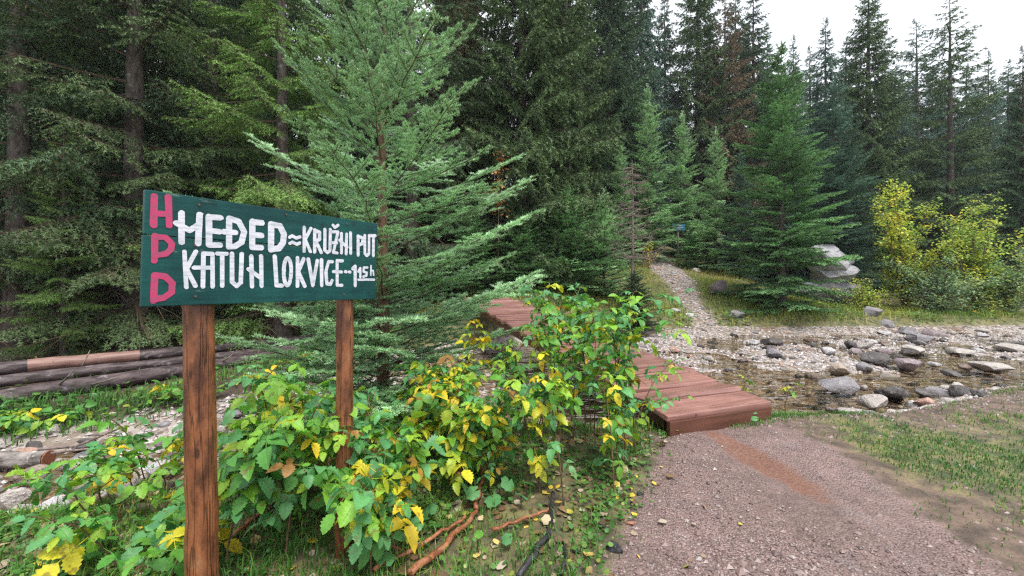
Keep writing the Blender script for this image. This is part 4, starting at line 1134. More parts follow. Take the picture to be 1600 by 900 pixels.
big = empty("rock", (p[0], 17.0, hz(p[0], 17.0) + .1), .25); big.scale = (1, 1, 1.08)
tag(big, "large pale layered rock behind the big fir's right side", "rock")
for k, (zz, w, d, h, dx) in enumerate([(.35, 2.5, 1.9, 1.3, .1), (1.0, 2.35, 1.8, 1.05, 0), (1.5, 2.0, 1.7, 1.0, -.2), (1.85, 1.5, 1.3, .8, -.35)]):
    obj("slab", CRAG[k % 2], big, (dx, 0, zz), (.06, .12 - .05 * k, k * 1.7), (w / 2, d / 2, h / 2), (0.36, 0.355, 0.38))
# lesser stones
def cobble_spots(n, fn, seed, dmin):
    rr = np.random.default_rng(seed); out = []; tries = 0
    while len(out) < n and tries < n * 80:
        tries += 1
        x, y, s = fn(rr)
        if all((x - a) ** 2 + (y - b) ** 2 > (dmin * (s + c)) ** 2 for a, b, c in out): out.append((x, y, s))
    return out
def fr(rr):
    while True:
        y = 4.9 + 8.6 * rr.random() ** 1.4; x = rr.uniform(1.3, 3 + y * 1.15)
        if chan_sd(np.array([x]), np.array([y]))[0] < 0.1 and abs(x - 800) : 
            if not (x < 2.9 - (y - 4.3) * .371): return x, y, (rr.uniform(.035, .075) if rr.random() < .7 else rr.uniform(.07, .14)) * (1 + .05 * y)
def fl2(rr):
    while True:
        x = rr.uniform(-6.5, -1.6); y = rr.uniform(2.6, 5.6)
        if chan_sd(np.array([x]), np.array([y]))[0] < 0.0: return x, y, rr.uniform(.06, .2)
cols = [WHT, PALE, PALE, GRY, TAN, PNK, VIO, GRY, BRN, DRK, DRK, DRK, GRY, BRN]
rr = np.random.default_rng(5)
for k, (x, y, s) in enumerate(cobble_spots(290, fr, 41, .7)):
    z = hz(x, y)
    o = obj("cobble", COB[k % 7], None, (x, y, z + s * .18), (0, 0, rr.random() * 6.28), (s, s * rr.uniform(.6, .95), s * rr.uniform(.4, .7)), cols[rr.integers(len(cols))])
    tag(o, "lesser loose cobble scattered over the wide stream bed right of the bridge", "stone", "lesser cobbles of the right stream bed")
for k, (x, y, s) in enumerate(cobble_spots(60, fl2, 42, .9)):
    z = hz(x, y)
    o = obj("cobble", COB[k % 7], None, (x, y, z + s * .18), (0, 0, rr.random() * 6.28), (s, s * rr.uniform(.6, .95), s * rr.uniform(.4, .7)), cols[rr.integers(len(cols) - 1)])
    tag(o, "lesser loose cobble in the stream bed seen left of the sign", "stone", "lesser cobbles of the left stream bed")
def ft_(rr):
    while True:
        y = rr.uniform(12.8, 24); x = rr.uniform(5, 9)
        if track_mask(np.array([x]), np.array([y]))[0] > .5: return x, y, rr.uniform(.06, .16)
for k, (x, y, s) in enumerate(cobble_spots(50, ft_, 43, .9)):
    o = obj("cobble", COB[k % 7], None, (x, y, hz(x, y) + s * .12), (0, 0, rr.random() * 6.28), (s, s * .8, s * .5), cols[rr.integers(6)])
    tag(o, "pale loose stone lying on the track that climbs the far bank", "stone", "loose stones on the climbing track")

def pebbles(name, X, Y, S, mats, seed, base, flat=.6, lift=.15, zfix=None):
    rr = np.random.default_rng(seed); n = len(X)
    V0, F0 = base
    k = len(V0)
    Zg = H(X, Y)
    jit = rr.uniform(.7, 1.25, (n, k, 1))
    sc = np.stack([S * rr.uniform(.7, 1.3, n), S * rr.uniform(.6, 1.0, n), S * flat * rr.uniform(.6, 1.1, n)], 1)[:, None, :]
    V = V0[None] * jit * sc
    a = rr.random(n) * 6.28; c, s = np.cos(a)[:, None], np.sin(a)[:, None]
    Vx = V[:, :, 0] * c - V[:, :, 1] * s + X[:, None]; Vy = V[:, :, 0] * s + V[:, :, 1] * c + Y[:, None]
    Vz = V[:, :, 2] + (Zg + S * lift)[:, None]
    V = np.stack([Vx, Vy, Vz], -1).reshape(-1, 3)
    F = (F0[None] + (np.arange(n) * k)[:, None, None]).reshape(-1, 3)
    return obj(name, mesh_np(name, V, F, mats, None, {"tint": np.repeat(rr.random(n), k)}, False))
OCT = (np.array([[1, 0, 0], [-1, 0, 0], [0, 1, 0], [0, -1, 0], [0, 0, 1], [0, 0, -1.]]), np.array([[0, 2, 4], [2, 1, 4], [1, 3, 4], [3, 0, 4], [2, 0, 5], [1, 2, 5], [3, 1, 5], [0, 3, 5]]))
ICO = (IV1 if len(IV1) == 12 else IV1, IF1)
rr = np.random.default_rng(51)
X = rr.uniform(0.1, 3.2, 42000); Yv = 1.5 + 3.2 * rr.random(42000) ** 1.35
k = (rr.random(42000) < np.maximum(path_mask(X, Yv), .10 * (X > 2)) * (1 - .75 * np.exp(-((X - 2.03) / .2) ** 4) * (Yv > 2.6)) * np.clip(.75 - .35 * vnoise(X, Yv, 1.2, 12) - .6 * smooth01(X - Yv * .3, .5, 1.3), .03, 1))
S = rr.uniform(.003, .009, 42000) * (1 + 1.6 * rr.random(42000) * (rr.random(42000) < .12)) * (1 + .5 * smooth01(-Yv, -2.6, -1.9))
tag(pebbles("gravel", X[k], Yv[k], S[k], [M_GRAVEL], 52, OCT, .7, .2), "fine reddish violet gravel strewn over the footpath", "gravel", None, "stuff")
NP = 95000; X = rr.uniform(-6.5, 17, NP); Yv = rr.uniform(2.5, 14, NP)
sdv = chan_sd(X, Yv)
k = (sdv < .35) & (H(X, Yv) < -.14) & (np.abs(X) < Yv * 1.3 + .6) & (rr.random(NP) < (.55 - .3 * smooth01(sdv, -.1, .35)) * (1 - .6 * np.exp(-((Yv - 6.2 - .14 * X) / .8) ** 2) * (X > 0)))
S = rr.uniform(.015, .055, NP)
tag(pebbles("pebbles", X[k], Yv[k], S[k], [M_PEBBLE], 53, OCT, .6, .1), "mixed pale and brown pebbles covering the stream bed", "pebbles", None, "stuff")
X = rr.uniform(4, 9.5, 16000); Yv = rr.uniform(12.6, 26, 16000)
k = rr.random(16000) < track_mask(X, Yv) * .8
tag(pebbles("track_pebbles", X[k], Yv[k], rr.uniform(.02, .06, 16000)[k], [M_PEBBLE], 54, OCT, .6, .15), "pale rubble covering the climbing track on the far bank", "rubble", None, "stuff")
X = rr.uniform(2.3, 7.5, 9000); Yv = rr.uniform(1.8, 6.2, 9000)
sdv = chan_sd(X, Yv)
k = (sdv > -.1) & ~is_far(X, Yv) & (rr.random(9000) < .12 + .6 * np.exp(-(sdv / .7) ** 2)) & (vnoise(X, Yv, 1.5, 14) > -.3)
tag(pebbles("shore_pebbles", X[k], Yv[k], rr.uniform(.006, .026, 9000)[k], [M_GRAVEL], 55, OCT, .6, .0), "flat pale pebbles bedded in the bare near shore", "pebbles", None, "stuff")

# ------------------------------------------------------------------ grass and ground cover
def grass(name, X, Y, Ht, mats, seed, wid, tint, label, bend=.6, kind="stuff"):
    rr = np.random.default_rng(seed); n = len(X)
    Zg = H(X, Y) - .006
    a = rr.random(n) * 6.28; d = np.stack([np.cos(a), np.sin(a), np.zeros(n)], 1)
    u = np.stack([-np.sin(a), np.cos(a), np.zeros(n)], 1)
    P = np.stack([X, Y, Zg], 1); h = Ht[:, None]
    b = (bend * rr.uniform(.3, 1.4, n))[:, None]
    w = (wid * rr.uniform(.7, 1.3, n))[:, None] * .5
    m = P + d * h * b * .3 + Z3 * h * .6; tp_ = P + d * h * b + Z3 * h * (1 - .35 * b)
    V = np.stack([P - u * w, P + u * w, m - u * w * .8, m + u * w * .8, tp_], 1).reshape(-1, 3)
    F = np.array([[0, 1, 3], [0, 3, 2], [2, 3, 4]]); F = (F[None] + (np.arange(n) * 5)[:, None, None]).reshape(-1, 3)
    o = obj(name, mesh_np(name, V, F, mats, None, {"tint": np.repeat(np.clip(tint, 0, 1), 5)}, False))
    tag(o, label, "grass", None, kind); return o
rr = np.random.default_rng(61)
N = 85000; X = rr.uniform(-4.2, 1.7, N); Yv = 1.5 + 3.4 * rr.random(N) ** 1.2
sdv = chan_sd(X, Yv); dens = (1 - path_mask(X, Yv)) ** 2 * np.clip(.45 + .5 * vnoise(X, Yv, 1.6, 15) + .55 * vnoise(X, Yv, 6, 16), .03, 1) * smooth01(sdv, -.1, .2)
k = (rr.random(N) < dens) & (~is_far(X, Yv)) & (np.abs(X) < Yv * 1.3 + .3)
grass("near_grass", X[k], Yv[k], rr.uniform(.025, .09, k.sum()) * (1 + .9 * (rr.random(k.sum()) < .12)), [M_GRASS], 62, .0068, .35 + .3 * vnoise(X[k], Yv[k], 2, 17) + rr.normal(0, .2, k.sum()), "fine green grass under the brambles beside the footpath")
N = 110000; X = rr.uniform(2.0, 8.5, N); Yv = rr.uniform(1.6, 7.2, N)
sdv = chan_sd(X, Yv); pmv = path_mask(X, Yv)
dens = (1 - pmv) ** 2 * np.clip(vnoise(X, Yv, 1.1, 9) * 1.1 + .5 * vnoise(X, Yv, 4, 18) - .02, 0, 1) * smooth01(sdv, -.15, .1)
dens = np.maximum(dens, .06 * (1 - pmv) * smooth01(sdv, -.1, .1))
dens = np.maximum(dens, np.exp(-((X - 2.95) / .35) ** 2 - ((Yv - 4.75) / .35) ** 2))
bs = (X - 1.46) * .937 + (Yv - 3.87) * .348; bd = -(X - 1.46) * .348 + (Yv - 3.87) * .937
dens = np.maximum(dens, np.exp(-((bd + .05) / .07) ** 2) * smooth01(bs, .55, .95) * (1 - smooth01(bs, 1.35, 1.6)))
k = (rr.random(N) < dens) & (~is_far(X, Yv))
grass("shore_grass", X[k], Yv[k], rr.uniform(.02, .06, k.sum()) * (1 + 1.0 * np.exp(-((X[k] - 2.95) / .4) ** 2 - ((Yv[k] - 4.8) / .4) ** 2)), [M_GRASS], 63, .0065, .35 + .35 * vnoise(X[k], Yv[k], 1.5, 19) + rr.normal(0, .2, k.sum()), "short patchy grass on the bare ground right of the footpath")
N = 130000; X = rr.uniform(-3, 18, N); Yv = rr.uniform(10.5, 22, N)
sdv = chan_sd(X, Yv)
dens = (1 - track_mask(X, Yv)) ** 2 * smooth01(sdv, -.1, .25) * np.clip(.55 + .5 * vnoise(X, Yv, .9, 20), .05, 1) * (1 - smooth01(sdv, 5, 9) * (X < 3)) * (1 - .8 * smooth01(sdv, 2.2, 3.5) * smooth01(X, 9, 11))
k = (rr.random(N) < dens) & is_far(X, Yv)
grass("far_bank_grass", X[k], Yv[k], rr.uniform(.08, .26, k.sum()), [M_BANKGRASS], 64, .014, .45 + .35 * vnoise(X[k], Yv[k], .8, 21) + rr.normal(0, .2, k.sum()), "yellowing tufted grass along the far bank", .8)
N = 40000; X = rr.uniform(-9, -1.5, N); Yv = rr.uniform(3.2, 10.5, N); sdv = chan_sd(X, Yv)
k = (rr.random(N) < np.clip(.5 + .7 * vnoise(X, Yv, 1.1, 26), .05, 1) * np.exp(-np.maximum(sdv - .5, 0) / .7)) & (sdv > -.15) & is_far(X, Yv)
grass("left_bank_grass", X[k], Yv[k], rr.uniform(.06, .22, k.sum()), [M_GRASS], 70, .011, .3 + .3 * vnoise(X[k], Yv[k], 1, 27) + rr.normal(0, .2, k.sum()), "rank dark grass along the bank below the felled logs", .8)
def cover(name, X, Y, S, mats, seed, tint, label, hgt):
    rr = np.random.default_rng(seed); n = len(X); bf = Buf()
    C = np.stack([X, Y, H(X, Y) + hgt * rr.random(n)], 1)
    D = rr.normal(0, 1, (n, 3)); D[:, 2] *= .25; D /= np.linalg.norm(D, axis=1)[:, None]
    U = np.cross(D, Z3 + rr.normal(0, .3, (n, 3))); U /= np.linalg.norm(U, axis=1)[:, None]
    l = S[:, None]; Wn = np.cross(U, D)
    V = np.stack([C, C + D * l * .3 + U * l * .45 + Wn * l * .1, C + D * l * .8 + U * l * .35, C + D * l, C + D * l * .8 - U * l * .35, C + D * l * .3 - U * l * .45 + Wn * l * .1], 1).reshape(-1, 3)
    F = np.array([[0, 1, 5], [1, 2, 5], [2, 4, 5], [2, 3, 4]]); F = (F[None] + (np.arange(n) * 6)[:, None, None]).reshape(-1, 3)
    o = obj(name, mesh_np(name, V, F, mats, None, {"tint": np.repeat(np.clip(tint, 0, 1), 6)}, True))
    tag(o, label, "ground cover", None, "stuff"); return o
rr = np.random.default_rng(65)
N = 52000; X = rr.uniform(-4, 1.6, N); Yv = 1.5 + 3.2 * rr.random(N) ** 1.2; sdv = chan_sd(X, Yv)
k = (rr.random(N) < (1 - path_mask(X, Yv)) ** 2 * np.clip(.3 + .6 * vnoise(X, Yv, 2.2, 22), .02, 1)) & (sdv > .05) & ~is_far(X, Yv)
cover("ground_cover", X[k], Yv[k], rr.uniform(.012, .04, k.sum()), [M_COVER], 66, .3 + rr.normal(0, .22, k.sum()), "small green weeds and creeping leaves among the near grass", .05)
N = 26000; X = rr.uniform(-2, 17, N); Yv = rr.uniform(11, 19, N); sdv = chan_sd(X, Yv)
k = (rr.random(N) < np.clip(.35 + .8 * vnoise(X, Yv, .8, 23), 0, 1) * np.exp(-np.maximum(sdv - .3, 0) / .9) * (1 - track_mask(X, Yv))) & (sdv > .05) & is_far(X, Yv)
cover("bank_cover", X[k], Yv[k], rr.uniform(.05, .12, k.sum()), [M_COVER], 67, .5 + .3 * vnoise(X[k], Yv[k], .9, 24) + rr.normal(0, .2, k.sum()), "leafy yellow green weeds hanging over the far bank's edge", .25)
N = 30000; X = rr.uniform(-9, -1.5, N); Yv = rr.uniform(3.6, 9.5, N); sdv = chan_sd(X, Yv)
k = (rr.random(N) < np.clip(.5 + .8 * vnoise(X, Yv, .9, 25), 0.1, 1) * np.exp(-np.maximum(sdv - .3, 0) / .4)) & (sdv > .0) & is_far(X, Yv)
cover("left_bank_cover", X[k], Yv[k], rr.uniform(.03, .09, k.sum()), [M_COVER], 68, .25 + rr.normal(0, .2, k.sum()), "green weeds on the bank beneath the felled logs", .16)
N = 3200; X = rr.uniform(-3, 1.4, N); Yv = rr.uniform(1.6, 4.2, N); sdv = chan_sd(X, Yv)
k = (sdv > .05) & ~is_far(X, Yv) & (rr.random(N) < .55 * (1 - .9 * path_mask(X, Yv)))
cover("leaf_litter", X[k], Yv[k], rr.uniform(.025, .07, k.sum()), [M_LITTER], 69, rr.random(k.sum()), "brown and yellow fallen leaves lying in the near grass", .02)

# ------------------------------------------------------------------ raspberry canes and other leafy plants
def leaflet(rr, L, Wd, fold=.22, droop=.25, n=13, ripple=.014):
    t = np.linspace(0, 1, n)
    w = Wd * .5 * np.sin(pi * np.clip(t, 0, 1) ** .78) ** .75 * (1 - .12 * t)
    w = w * (1 + .13 * np.where(np.arange(n) % 2 == 0, 1, -1)); w[0] = .02 * Wd; w[-1] = 0.004 * L
    zc = -droop * L * t * t * (.6 + .4 * np.sin(2.4 * t + rr.uniform(-1, 1)))
    tw = rr.normal(0, .25)
    mid = np.stack([L * t, np.zeros(n), zc], 1)
    rp = ripple * L * np.where(np.arange(n) % 2 == 0, 1, -1)
    sh = -.06 * L
    le = np.stack([L * t + sh * (w / Wd) * -1.2, w, zc + (fold + tw * t) * w + rp], 1)
    ri = np.stack([L * t + sh * (w / Wd) * -1.2, -w, zc + (fold - tw * t) * w + rp], 1)
    le[-1] = mid[-1] + [0, .001, 0]; ri[-1] = mid[-1] - [0, .001, 0]
    V = np.concatenate([mid, le, ri])
    i = np.arange(n - 1)
    F = np.concatenate([np.stack([i, i + 1, n + i + 1, n + i], 1), np.stack([i + 1, i, 2 * n + i, 2 * n + i + 1], 1)])
    uv = np.concatenate([np.stack([t, np.zeros(n), np.zeros(n)], 1), np.stack([t, np.ones(n), np.zeros(n)], 1), np.stack([t, -np.ones(n), np.zeros(n)], 1)])
    return V, F, uv
def place(V, az, roll, pitch_, p):
    c, s = cos(roll), sin(roll); V = np.stack([V[:, 0], V[:, 1] * c - V[:, 2] * s, V[:, 1] * s + V[:, 2] * c], 1)
    c, s = cos(pitch_), sin(pitch_); V = np.stack([V[:, 0] * c - V[:, 2] * s, V[:, 1], V[:, 0] * s + V[:, 2] * c], 1)
    c, s = cos(az), sin(az); V = np.stack([V[:, 0] * c - V[:, 1] * s, V[:, 0] * s + V[:, 1] * c, V[:, 2]], 1)
    return V + np.asarray(p)
def compound(seed, k5):
    rr = np.random.default_rng(seed); Vs, Fs, Us, n = [], [], [], 0
    def add(V, F, U):
        nonlocal n
        Vs.append(V); Fs.append(F + n if F.shape[1] == 4 else None); Us.append(U); n += len(V)
    pet = .055 + .02 * rr.random(); bk = .035
    q = np.array([[0, 0, 0], [pet, 0, .012], [pet + bk, 0, .006]])
    V, F = tube(q, .0016, 4, False)
    Qd = []; k = 3
    ii, jj = np.meshgrid(np.arange(2), np.arange(4), indexing='ij'); ii = ii.ravel(); jj = jj.ravel()
    add(V, np.stack([ii * 4 + jj, ii * 4 + (jj + 1) % 4, (ii + 1) * 4 + (jj + 1) % 4, (ii + 1) * 4 + jj], 1), np.tile([.5, 0, 0], (12, 1)))
    def lf(L, az, p, pt):
        V, F, U = leaflet(rr, L, L * rr.uniform(.5, .84), rr.uniform(.0, .6), rr.uniform(.05, .7))
        add(place(V, az, rr.normal(0, .22), pt, p), F, U)
    lf(.085 * rr.uniform(.9, 1.15), rr.normal(0, .1), q[2], rr.uniform(-.5, .05))
    for sg in (1, -1):
        lf(.066 * rr.uniform(.85, 1.15), sg * radians(68 + rr.normal(0, 9)), q[1] + [.004, 0, 0], rr.uniform(-.45, .1))
    if k5:
        for sg in (1, -1): lf(.055 * rr.uniform(.85, 1.1), sg * radians(88 + rr.normal(0, 9)), q[1] * [.8, 1, .8], rr.uniform(-.5, 0))
    V = np.concatenate(Vs); F = np.concatenate(Fs); U = np.concatenate(Us)
    return mesh_np("leaf", V, F, [M_LEAF], None, {"lu": U}, True)
LEAVES = [compound(1000 + i, i % 3 == 0) for i in range(24)]
GC = [(0.12, 0.33, 0.04), (0.09, 0.29, 0.05), (0.09, 0.29, 0.10), (0.12, 0.34, 0.12), (0.19, 0.41, 0.04), (0.27, 0.46, 0.04)]
YC = [(0.46, 0.50, 0.03), (0.60, 0.54, 0.03), (0.62, 0.46, 0.02), (0.34, 0.44, 0.03)]
BC = [(0.33, 0.17, 0.05), (0.5, 0.28, 0.04)]
def cane(x, y, Hc, lean_az, lean, label, group, seed, yellow=.2, n_leaf=20, start=.3, shoots=2, lsz=1.0, zoff=0.0, name="raspberry_cane"):
    rr = np.random.default_rng(seed)
    z0 = hz(x, y) + zoff
    o = empty(name, (x, y, z0)); tag(o, label, "plant", group)
    def axis_pts(p0, az, ln, rise):
        q = np.linspace(0, 1, 9)
        out = ln * q ** 1.5; up = rise * q - .22 * rise * q ** 3
        P = np.stack([p0[0] + cos(az) * out, p0[1] + sin(az) * out, p0[2] + up], 1)
        P[1:, :2] += np.cumsum(rr.normal(0, .008, (8, 2)), 0); return P
    axes = [(axis_pts((0, 0, -.03), lean_az, lean, Hc * 1.2), start, n_leaf, .0045)]
    main = axes[0][0]
    for k in range(shoots):
        u = rr.uniform(.4, .85); p0 = np.array([np.interp(u * 8, range(9), main[:, c]) for c in range(3)])
        axes.append((axis_pts(p0, rr.random() * 6.28, Hc * rr.uniform(.14, .3), Hc * rr.uniform(.1, .3)), .2, max(4, n_leaf // 3), .003))
    bf = Buf()
    for P, st, nl, rad in axes:
        V, F = tube(P, np.linspace(rad * 1.25, rad * .6, 9), 5, False); bf.add(V, F)
    obj("stem", bf.mesh("stem", [M_CANE], True), o)
    for P, st, nl, rad in axes:
        az = rr.random() * 6.28
        for i in range(nl):
            u = st + (1 - st) * (i + rr.random() * .6) / nl; u = min(u, 1)
            p = [np.interp(u * 8, range(9), P[:, c]) for c in range(3)]
            az += 2.4 + rr.normal(0, .4)
            yv = rr.random() < yellow * (1.5 - u)
            col = YC[rr.integers(4)] if yv else GC[rr.integers(6)]
            if rr.random() < .02: col = BC[rr.integers(2)]
            f = rr.uniform(.82, 1.15); col = tuple(c * f for c in col)
            s = lsz * rr.uniform(.5, 1.25) * (1 if u < .85 else .7)
            obj("leaf", LEAVES[rr.integers(24)], o, p, (rr.normal(0, .35), rr.normal(.15, .35), az), (s, s, s), col)
    return o
sd0 = 2000
rr = np.random.default_rng(71)
# the tall thicket between the fir and the bridge
for i in range(32):
    px = rr.uniform(625, 995); Y = rr.uniform(2.7, 3.8)
    x = (px - 800) / FPX * Y
    tall = np.interp(px, [640, 720, 800, 880, 950, 1030], [.85, 1.0, 1.2, 1.6, 1.6, 1.2]) * rr.uniform(.68, 1.02)
    if Y < 3.1: tall *= .75
    cane(x, Y, tall, rr.random() * 6.28, tall * rr.uniform(.1, .4), "raspberry cane %s of the tall thicket before the bridge" % (("low in the front" if Y < 3.1 else "in the back") + (" left part" if px < 750 else " middle" if px < 880 else " right part")), "canes of the thicket before the bridge", sd0 + i, np.interp(px, [650, 760, 900, 1000], [.42, .38, .15, .15]), int(rr.integers(17, 25)), .22, 3, .92)
for i in range(6):
    px = rr.uniform(800, 970); Y = rr.uniform(3.2, 3.95)
    tall = np.interp(px, [790, 860, 960, 990], [1.15, 1.5, 1.55, 1.3]) * rr.uniform(.85, 1.02)
    cane((px - 800) / FPX * Y, Y, tall, rr.random() * 6.28, tall * rr.uniform(.05, .25), "tall green raspberry cane topping the thicket %s" % ("in front of the bridge's middle" if px < 890 else "beside the bridge's near end"), "tall canes topping the thicket", sd0 + 60 + i, .15, int(rr.integers(20, 28)), .3, 3, 1.05)
# canes round the sign's posts
for i in range(24):
    px = rr.uniform(345, 640); Y = rr.uniform(2.0, 2.95)
    x = (px - 800) / FPX * Y
    tall = np.interp(px, [340, 450, 560, 640], [.9, 1.0, .85, .7]) * rr.uniform(.65, 1.05)
    cane(x, Y, tall, rr.random() * 6.28, tall * rr.uniform(.1, .4), "leafy raspberry cane %s" % ("between the sign's two posts" if px < 470 else "close around the sign's right post" if px < 575 else "just right of the sign's right post, yellowing"), "canes around the sign's right post", sd0 + 100 + i, .07 if px < 560 else .32, int(rr.integers(13, 20)), .25, 3, 1.08)
for i in range(8):
    px = rr.uniform(60, 330); Y = rr.uniform(1.75, 2.6)
    x = (px - 800) / FPX * Y
    cane(x, Y, rr.uniform(.25, .5), rr.random() * 6.28, rr.uniform(.1, .35), "low raspberry cane sprawling left of the sign's left post", "low canes left of the sign", sd0 + 200 + i, .12, int(rr.integers(6, 11)), .35, 1, 1.15)
for i, (px, Y, hh, yl) in enumerate([(235, 3.3, .85, .05), (215, 3.2, .55, .6), (260, 3.4, .6, .5), (180, 3.0, .5, .3), (290, 3.0, .7, .1), (160, 2.7, .45, .1)]):
    cane((px - 800) / FPX * Y, Y, hh, rr.random() * 6.28, hh * .3, ["tall green cane reaching up before the felled logs", "yellow leaved cane below the felled logs", "yellow tinged cane just left of the left post", "half yellow low cane beside the left stream bed", "green cane right behind the left sign post", "small green cane at the left stream's near edge"][i], None, sd0 + 300 + i, yl, 13, .4, 2, 1.1)
for i in range(8):
    x = rr.uniform(-6.3, -3.4); y = float(np.interp(x, FAR[:, 0], FAR[:, 1])) + rr.uniform(.0, .4)
    cane(x, y, rr.uniform(.18, .36), rr.random() * 6.28, rr.uniform(.1, .3), "low green leafy plant on the dark bank below the felled logs", "leafy plants below the felled logs", sd0 + 400 + i, .1, int(rr.integers(8, 14)), .2, 2, 1.2, name="leafy_plant")
cane(.78, 3.55, .55, -.1, .75, "thin cane arching out over the bridge's red planks", None, sd0 + 320, .15, 12, .45, 1, .85)
cane(1.22, 4.1, .75, .3, .5, "slim leafy cane sticking up beside the far planks", None, sd0 + 321, .2, 12, .5, 0, .9)
cane(-.33, 3.5, 1.25, 1.2, .15, "tall cane with orange yellow top leaves before the far bridge end", None, sd0 + 322, 1.2, 14, .55, 1, .9)
cane(3.0, 5.4, .55, .5, .12, "yellow leaved seedling beside the bridge's right edge", None, sd0 + 323, .9, 7, .5, 0, .8)
cane(3.75, 5.7, .5, .1, .1, "small yellow green seedling by the water right of the bridge", None, sd0 + 324, .7, 6, .5, 0, .8)

def round_leaf(seed):
    rr = np.random.default_rng(seed); n = 18
    a = np.linspace(.25, 2 * pi - .25, n)
    rad = 1 + .10 * np.sin(a * 7) + rr.normal(0, .03, n)
    V = [[0, 0, 0]]; U = [[0, 0, 0]]
    for ring, f in ((1, .5), (2, 1.0)):
        for k in range(n):
            V.append([-cos(a[k]) * rad[k] * f + .3 * f, sin(a[k]) * rad[k] * f, .10 * f * sin(a[k] * 3 + seed) * f + .22 * f - .3 * f * f])
            U.append([f * .5, sin(a[k] * 4), 0])
    F = []
    for k in range(n - 1):
        F.append([0, 1 + k + 1, 1 + k, 1 + k]); F.append([1 + k, 2 + k, 2 + n + k, 1 + n + k])
    V = np.array(V); F = np.array(F)
    T = []
    for f in F:
        if f[2] == f[3]: T.append([f[0], f[1], f[2]])
        else: T += [[f[0], f[1], f[2]], [f[0], f[2], f[3]]]
    return mesh_np("leaf", V, np.array(T), [M_LEAF], None, {"lu": np.array(U)}, True)
RLV = [round_leaf(i) for i in range(4)]
V, F = tube([(0, 0, -1), (.1, 0, -.5), (0, 0, 0)], .03, 5, False); STALK = mesh_np("stalk", V, F, [M_CANE], None, None, True)
def butterbur(px, py, n, size, label, seed):
    rr = np.random.default_rng(seed)
    Y = CAMZ * FPX / (py - HOR); x = (px - 800) / FPX * Y; z = hz(x, Y)
    o = empty("butterbur", (x, Y, z)); tag(o, label, "plant")
    for i in range(n):
        a = i * 2.2 + rr.random(); d = .06 + .05 * rr.random() if n > 1 else 0
        h = rr.uniform(.06, .13); p = (cos(a) * d, sin(a) * d, h); s = size * rr.uniform(.75, 1.15)
        obj("leaf", RLV[rr.integers(4)], o, p, (rr.normal(-.35, .2), rr.normal(.25, .2), rr.random() * 6.28), (s, s, s), GC[rr.integers(5)])
        obj("stalk", STALK, o, p, (0, 0, a), (h * .9, h * .9, h * 1.05))
for i, (px, py, n, s, lb) in enumerate([
    (758, 800, 2, .055, "round bright green leaf beside the red fallen stick"), (806, 790, 3, .05, "pair of round green leaves right of the red stick"),
    (650, 840, 3, .05, "round leaved plant left of the forked red stick"), (955, 745, 3, .048, "pale green lobed plant at the footpath's left edge"),
    (610, 880, 3, .055, "round leaved plant at the bottom edge below the posts"), (230, 880, 4, .06, "lobed green plant at the left post's foot"),
    (130, 880, 4, .06, "broad lobed plant in the lower left corner"), (770, 870, 2, .035, "small round leaved plant before the charred stick"),
    (1020, 700, 3, .035, "small leafy plant at the bridge's near left corner"), (1170, 662, 4, .04, "low green weeds growing against the bridge's end board")]):
    butterbur(px, py, n, s, lb, 80 + i)

# ------------------------------------------------------------------ felled logs, sticks
def log(name, a, b, r0, r1, mats, label, seed, cat="log", stubs=0, bare=None, k=26):
    rr = np.random.default_rng(seed); a = np.array(a); b = np.array(b)
    L = np.linalg.norm(b - a); t = np.linspace(0, 1, k)
    from mathutils import Vector
    q = Vector(b - a).to_track_quat('Z', 'Y')
    o = empty(name, a); o.rotation_mode = 'QUATERNION'; o.rotation_quaternion = q; tag(o, label, cat, None)
    pts = np.stack([np.cumsum(rr.normal(0, .004, k)), np.cumsum(rr.normal(0, .004, k)), L * t], 1)
    rad = r0 + (r1 - r0) * t
    V, F = tube(pts, rad * (1 + .03 * rr.standard_normal(k)), 14, False, .025, rr)
    obj("bark", mesh_np("bark", V, F, [mats[0]], None, None, True), o)
    for e, rdd in ((0, r0), (-1, r1)):
        V, F = tube([pts[e] - [0, 0, .006], pts[e] + [0, 0, .006]], rdd * .97, 14, True)
        obj("cut_end", mesh_np("cut_end", V, F, [mats[1]], None, None, False), o)
    if bare:
        i0, i1 = int(bare[0] * k), int(bare[1] * k)
        V, F = tube(pts[i0:i1], rad[i0:i1] * 1.035, 14, False, .012, rr)
        obj("bare_wood", mesh_np("bare_wood", V, F, [M_BAREWOOD], None, None, True), o, None)
    for i in range(stubs):
        zt = rr.uniform(.1, .9) * L; an = rr.random() * 6.28; l = rr.uniform(.1, .5); rr_ = np.interp(zt / L, [0, 1], [r0, r1])
        d = np.array([cos(an), sin(an), .4]); p0 = np.array([0, 0, zt]) + d * rr_ * .7
        V, F = tube([p0, p0 + d * l * .6, p0 + d * l + rr.normal(0, .03, 3)], [.014, .010, .005], 5, True)
        obj("branch_stub", mesh_np("branch_stub", V, F, [M_DEADTWIG], None, None, True), o)
    return o
def ext(a, b, t): a = np.array(a); b = np.array(b); return a + (b - a) * t
A, B = (-6.15, 5.0, 0.0), (-4.55, 7.9, -.03); log("felled_log", ext(A, B, -.5), ext(A, B, 1.3), .125, .09, [M_LOG, M_CUT], "thick dark bark log lying nearest in the left pile", 1, stubs=7)
A, B = (-6.9, 5.6, .07), (-4.75, 8.3, .0); log("felled_log", ext(A, B, -.5), ext(A, B, 1.3), .09, .07, [M_LOG, M_CUT], "slim dark log in the middle of the left pile", 2, stubs=5)
A, B = (-7.4, 6.0, .14), (-5.1, 8.6, .10); log("felled_log", ext(A, B, -.5), ext(A, B, 1.3), .105, .08, [M_LOG, M_CUT], "rear log of the left pile with a reddish barkless stretch", 3, stubs=5, bare=(.33, .55))
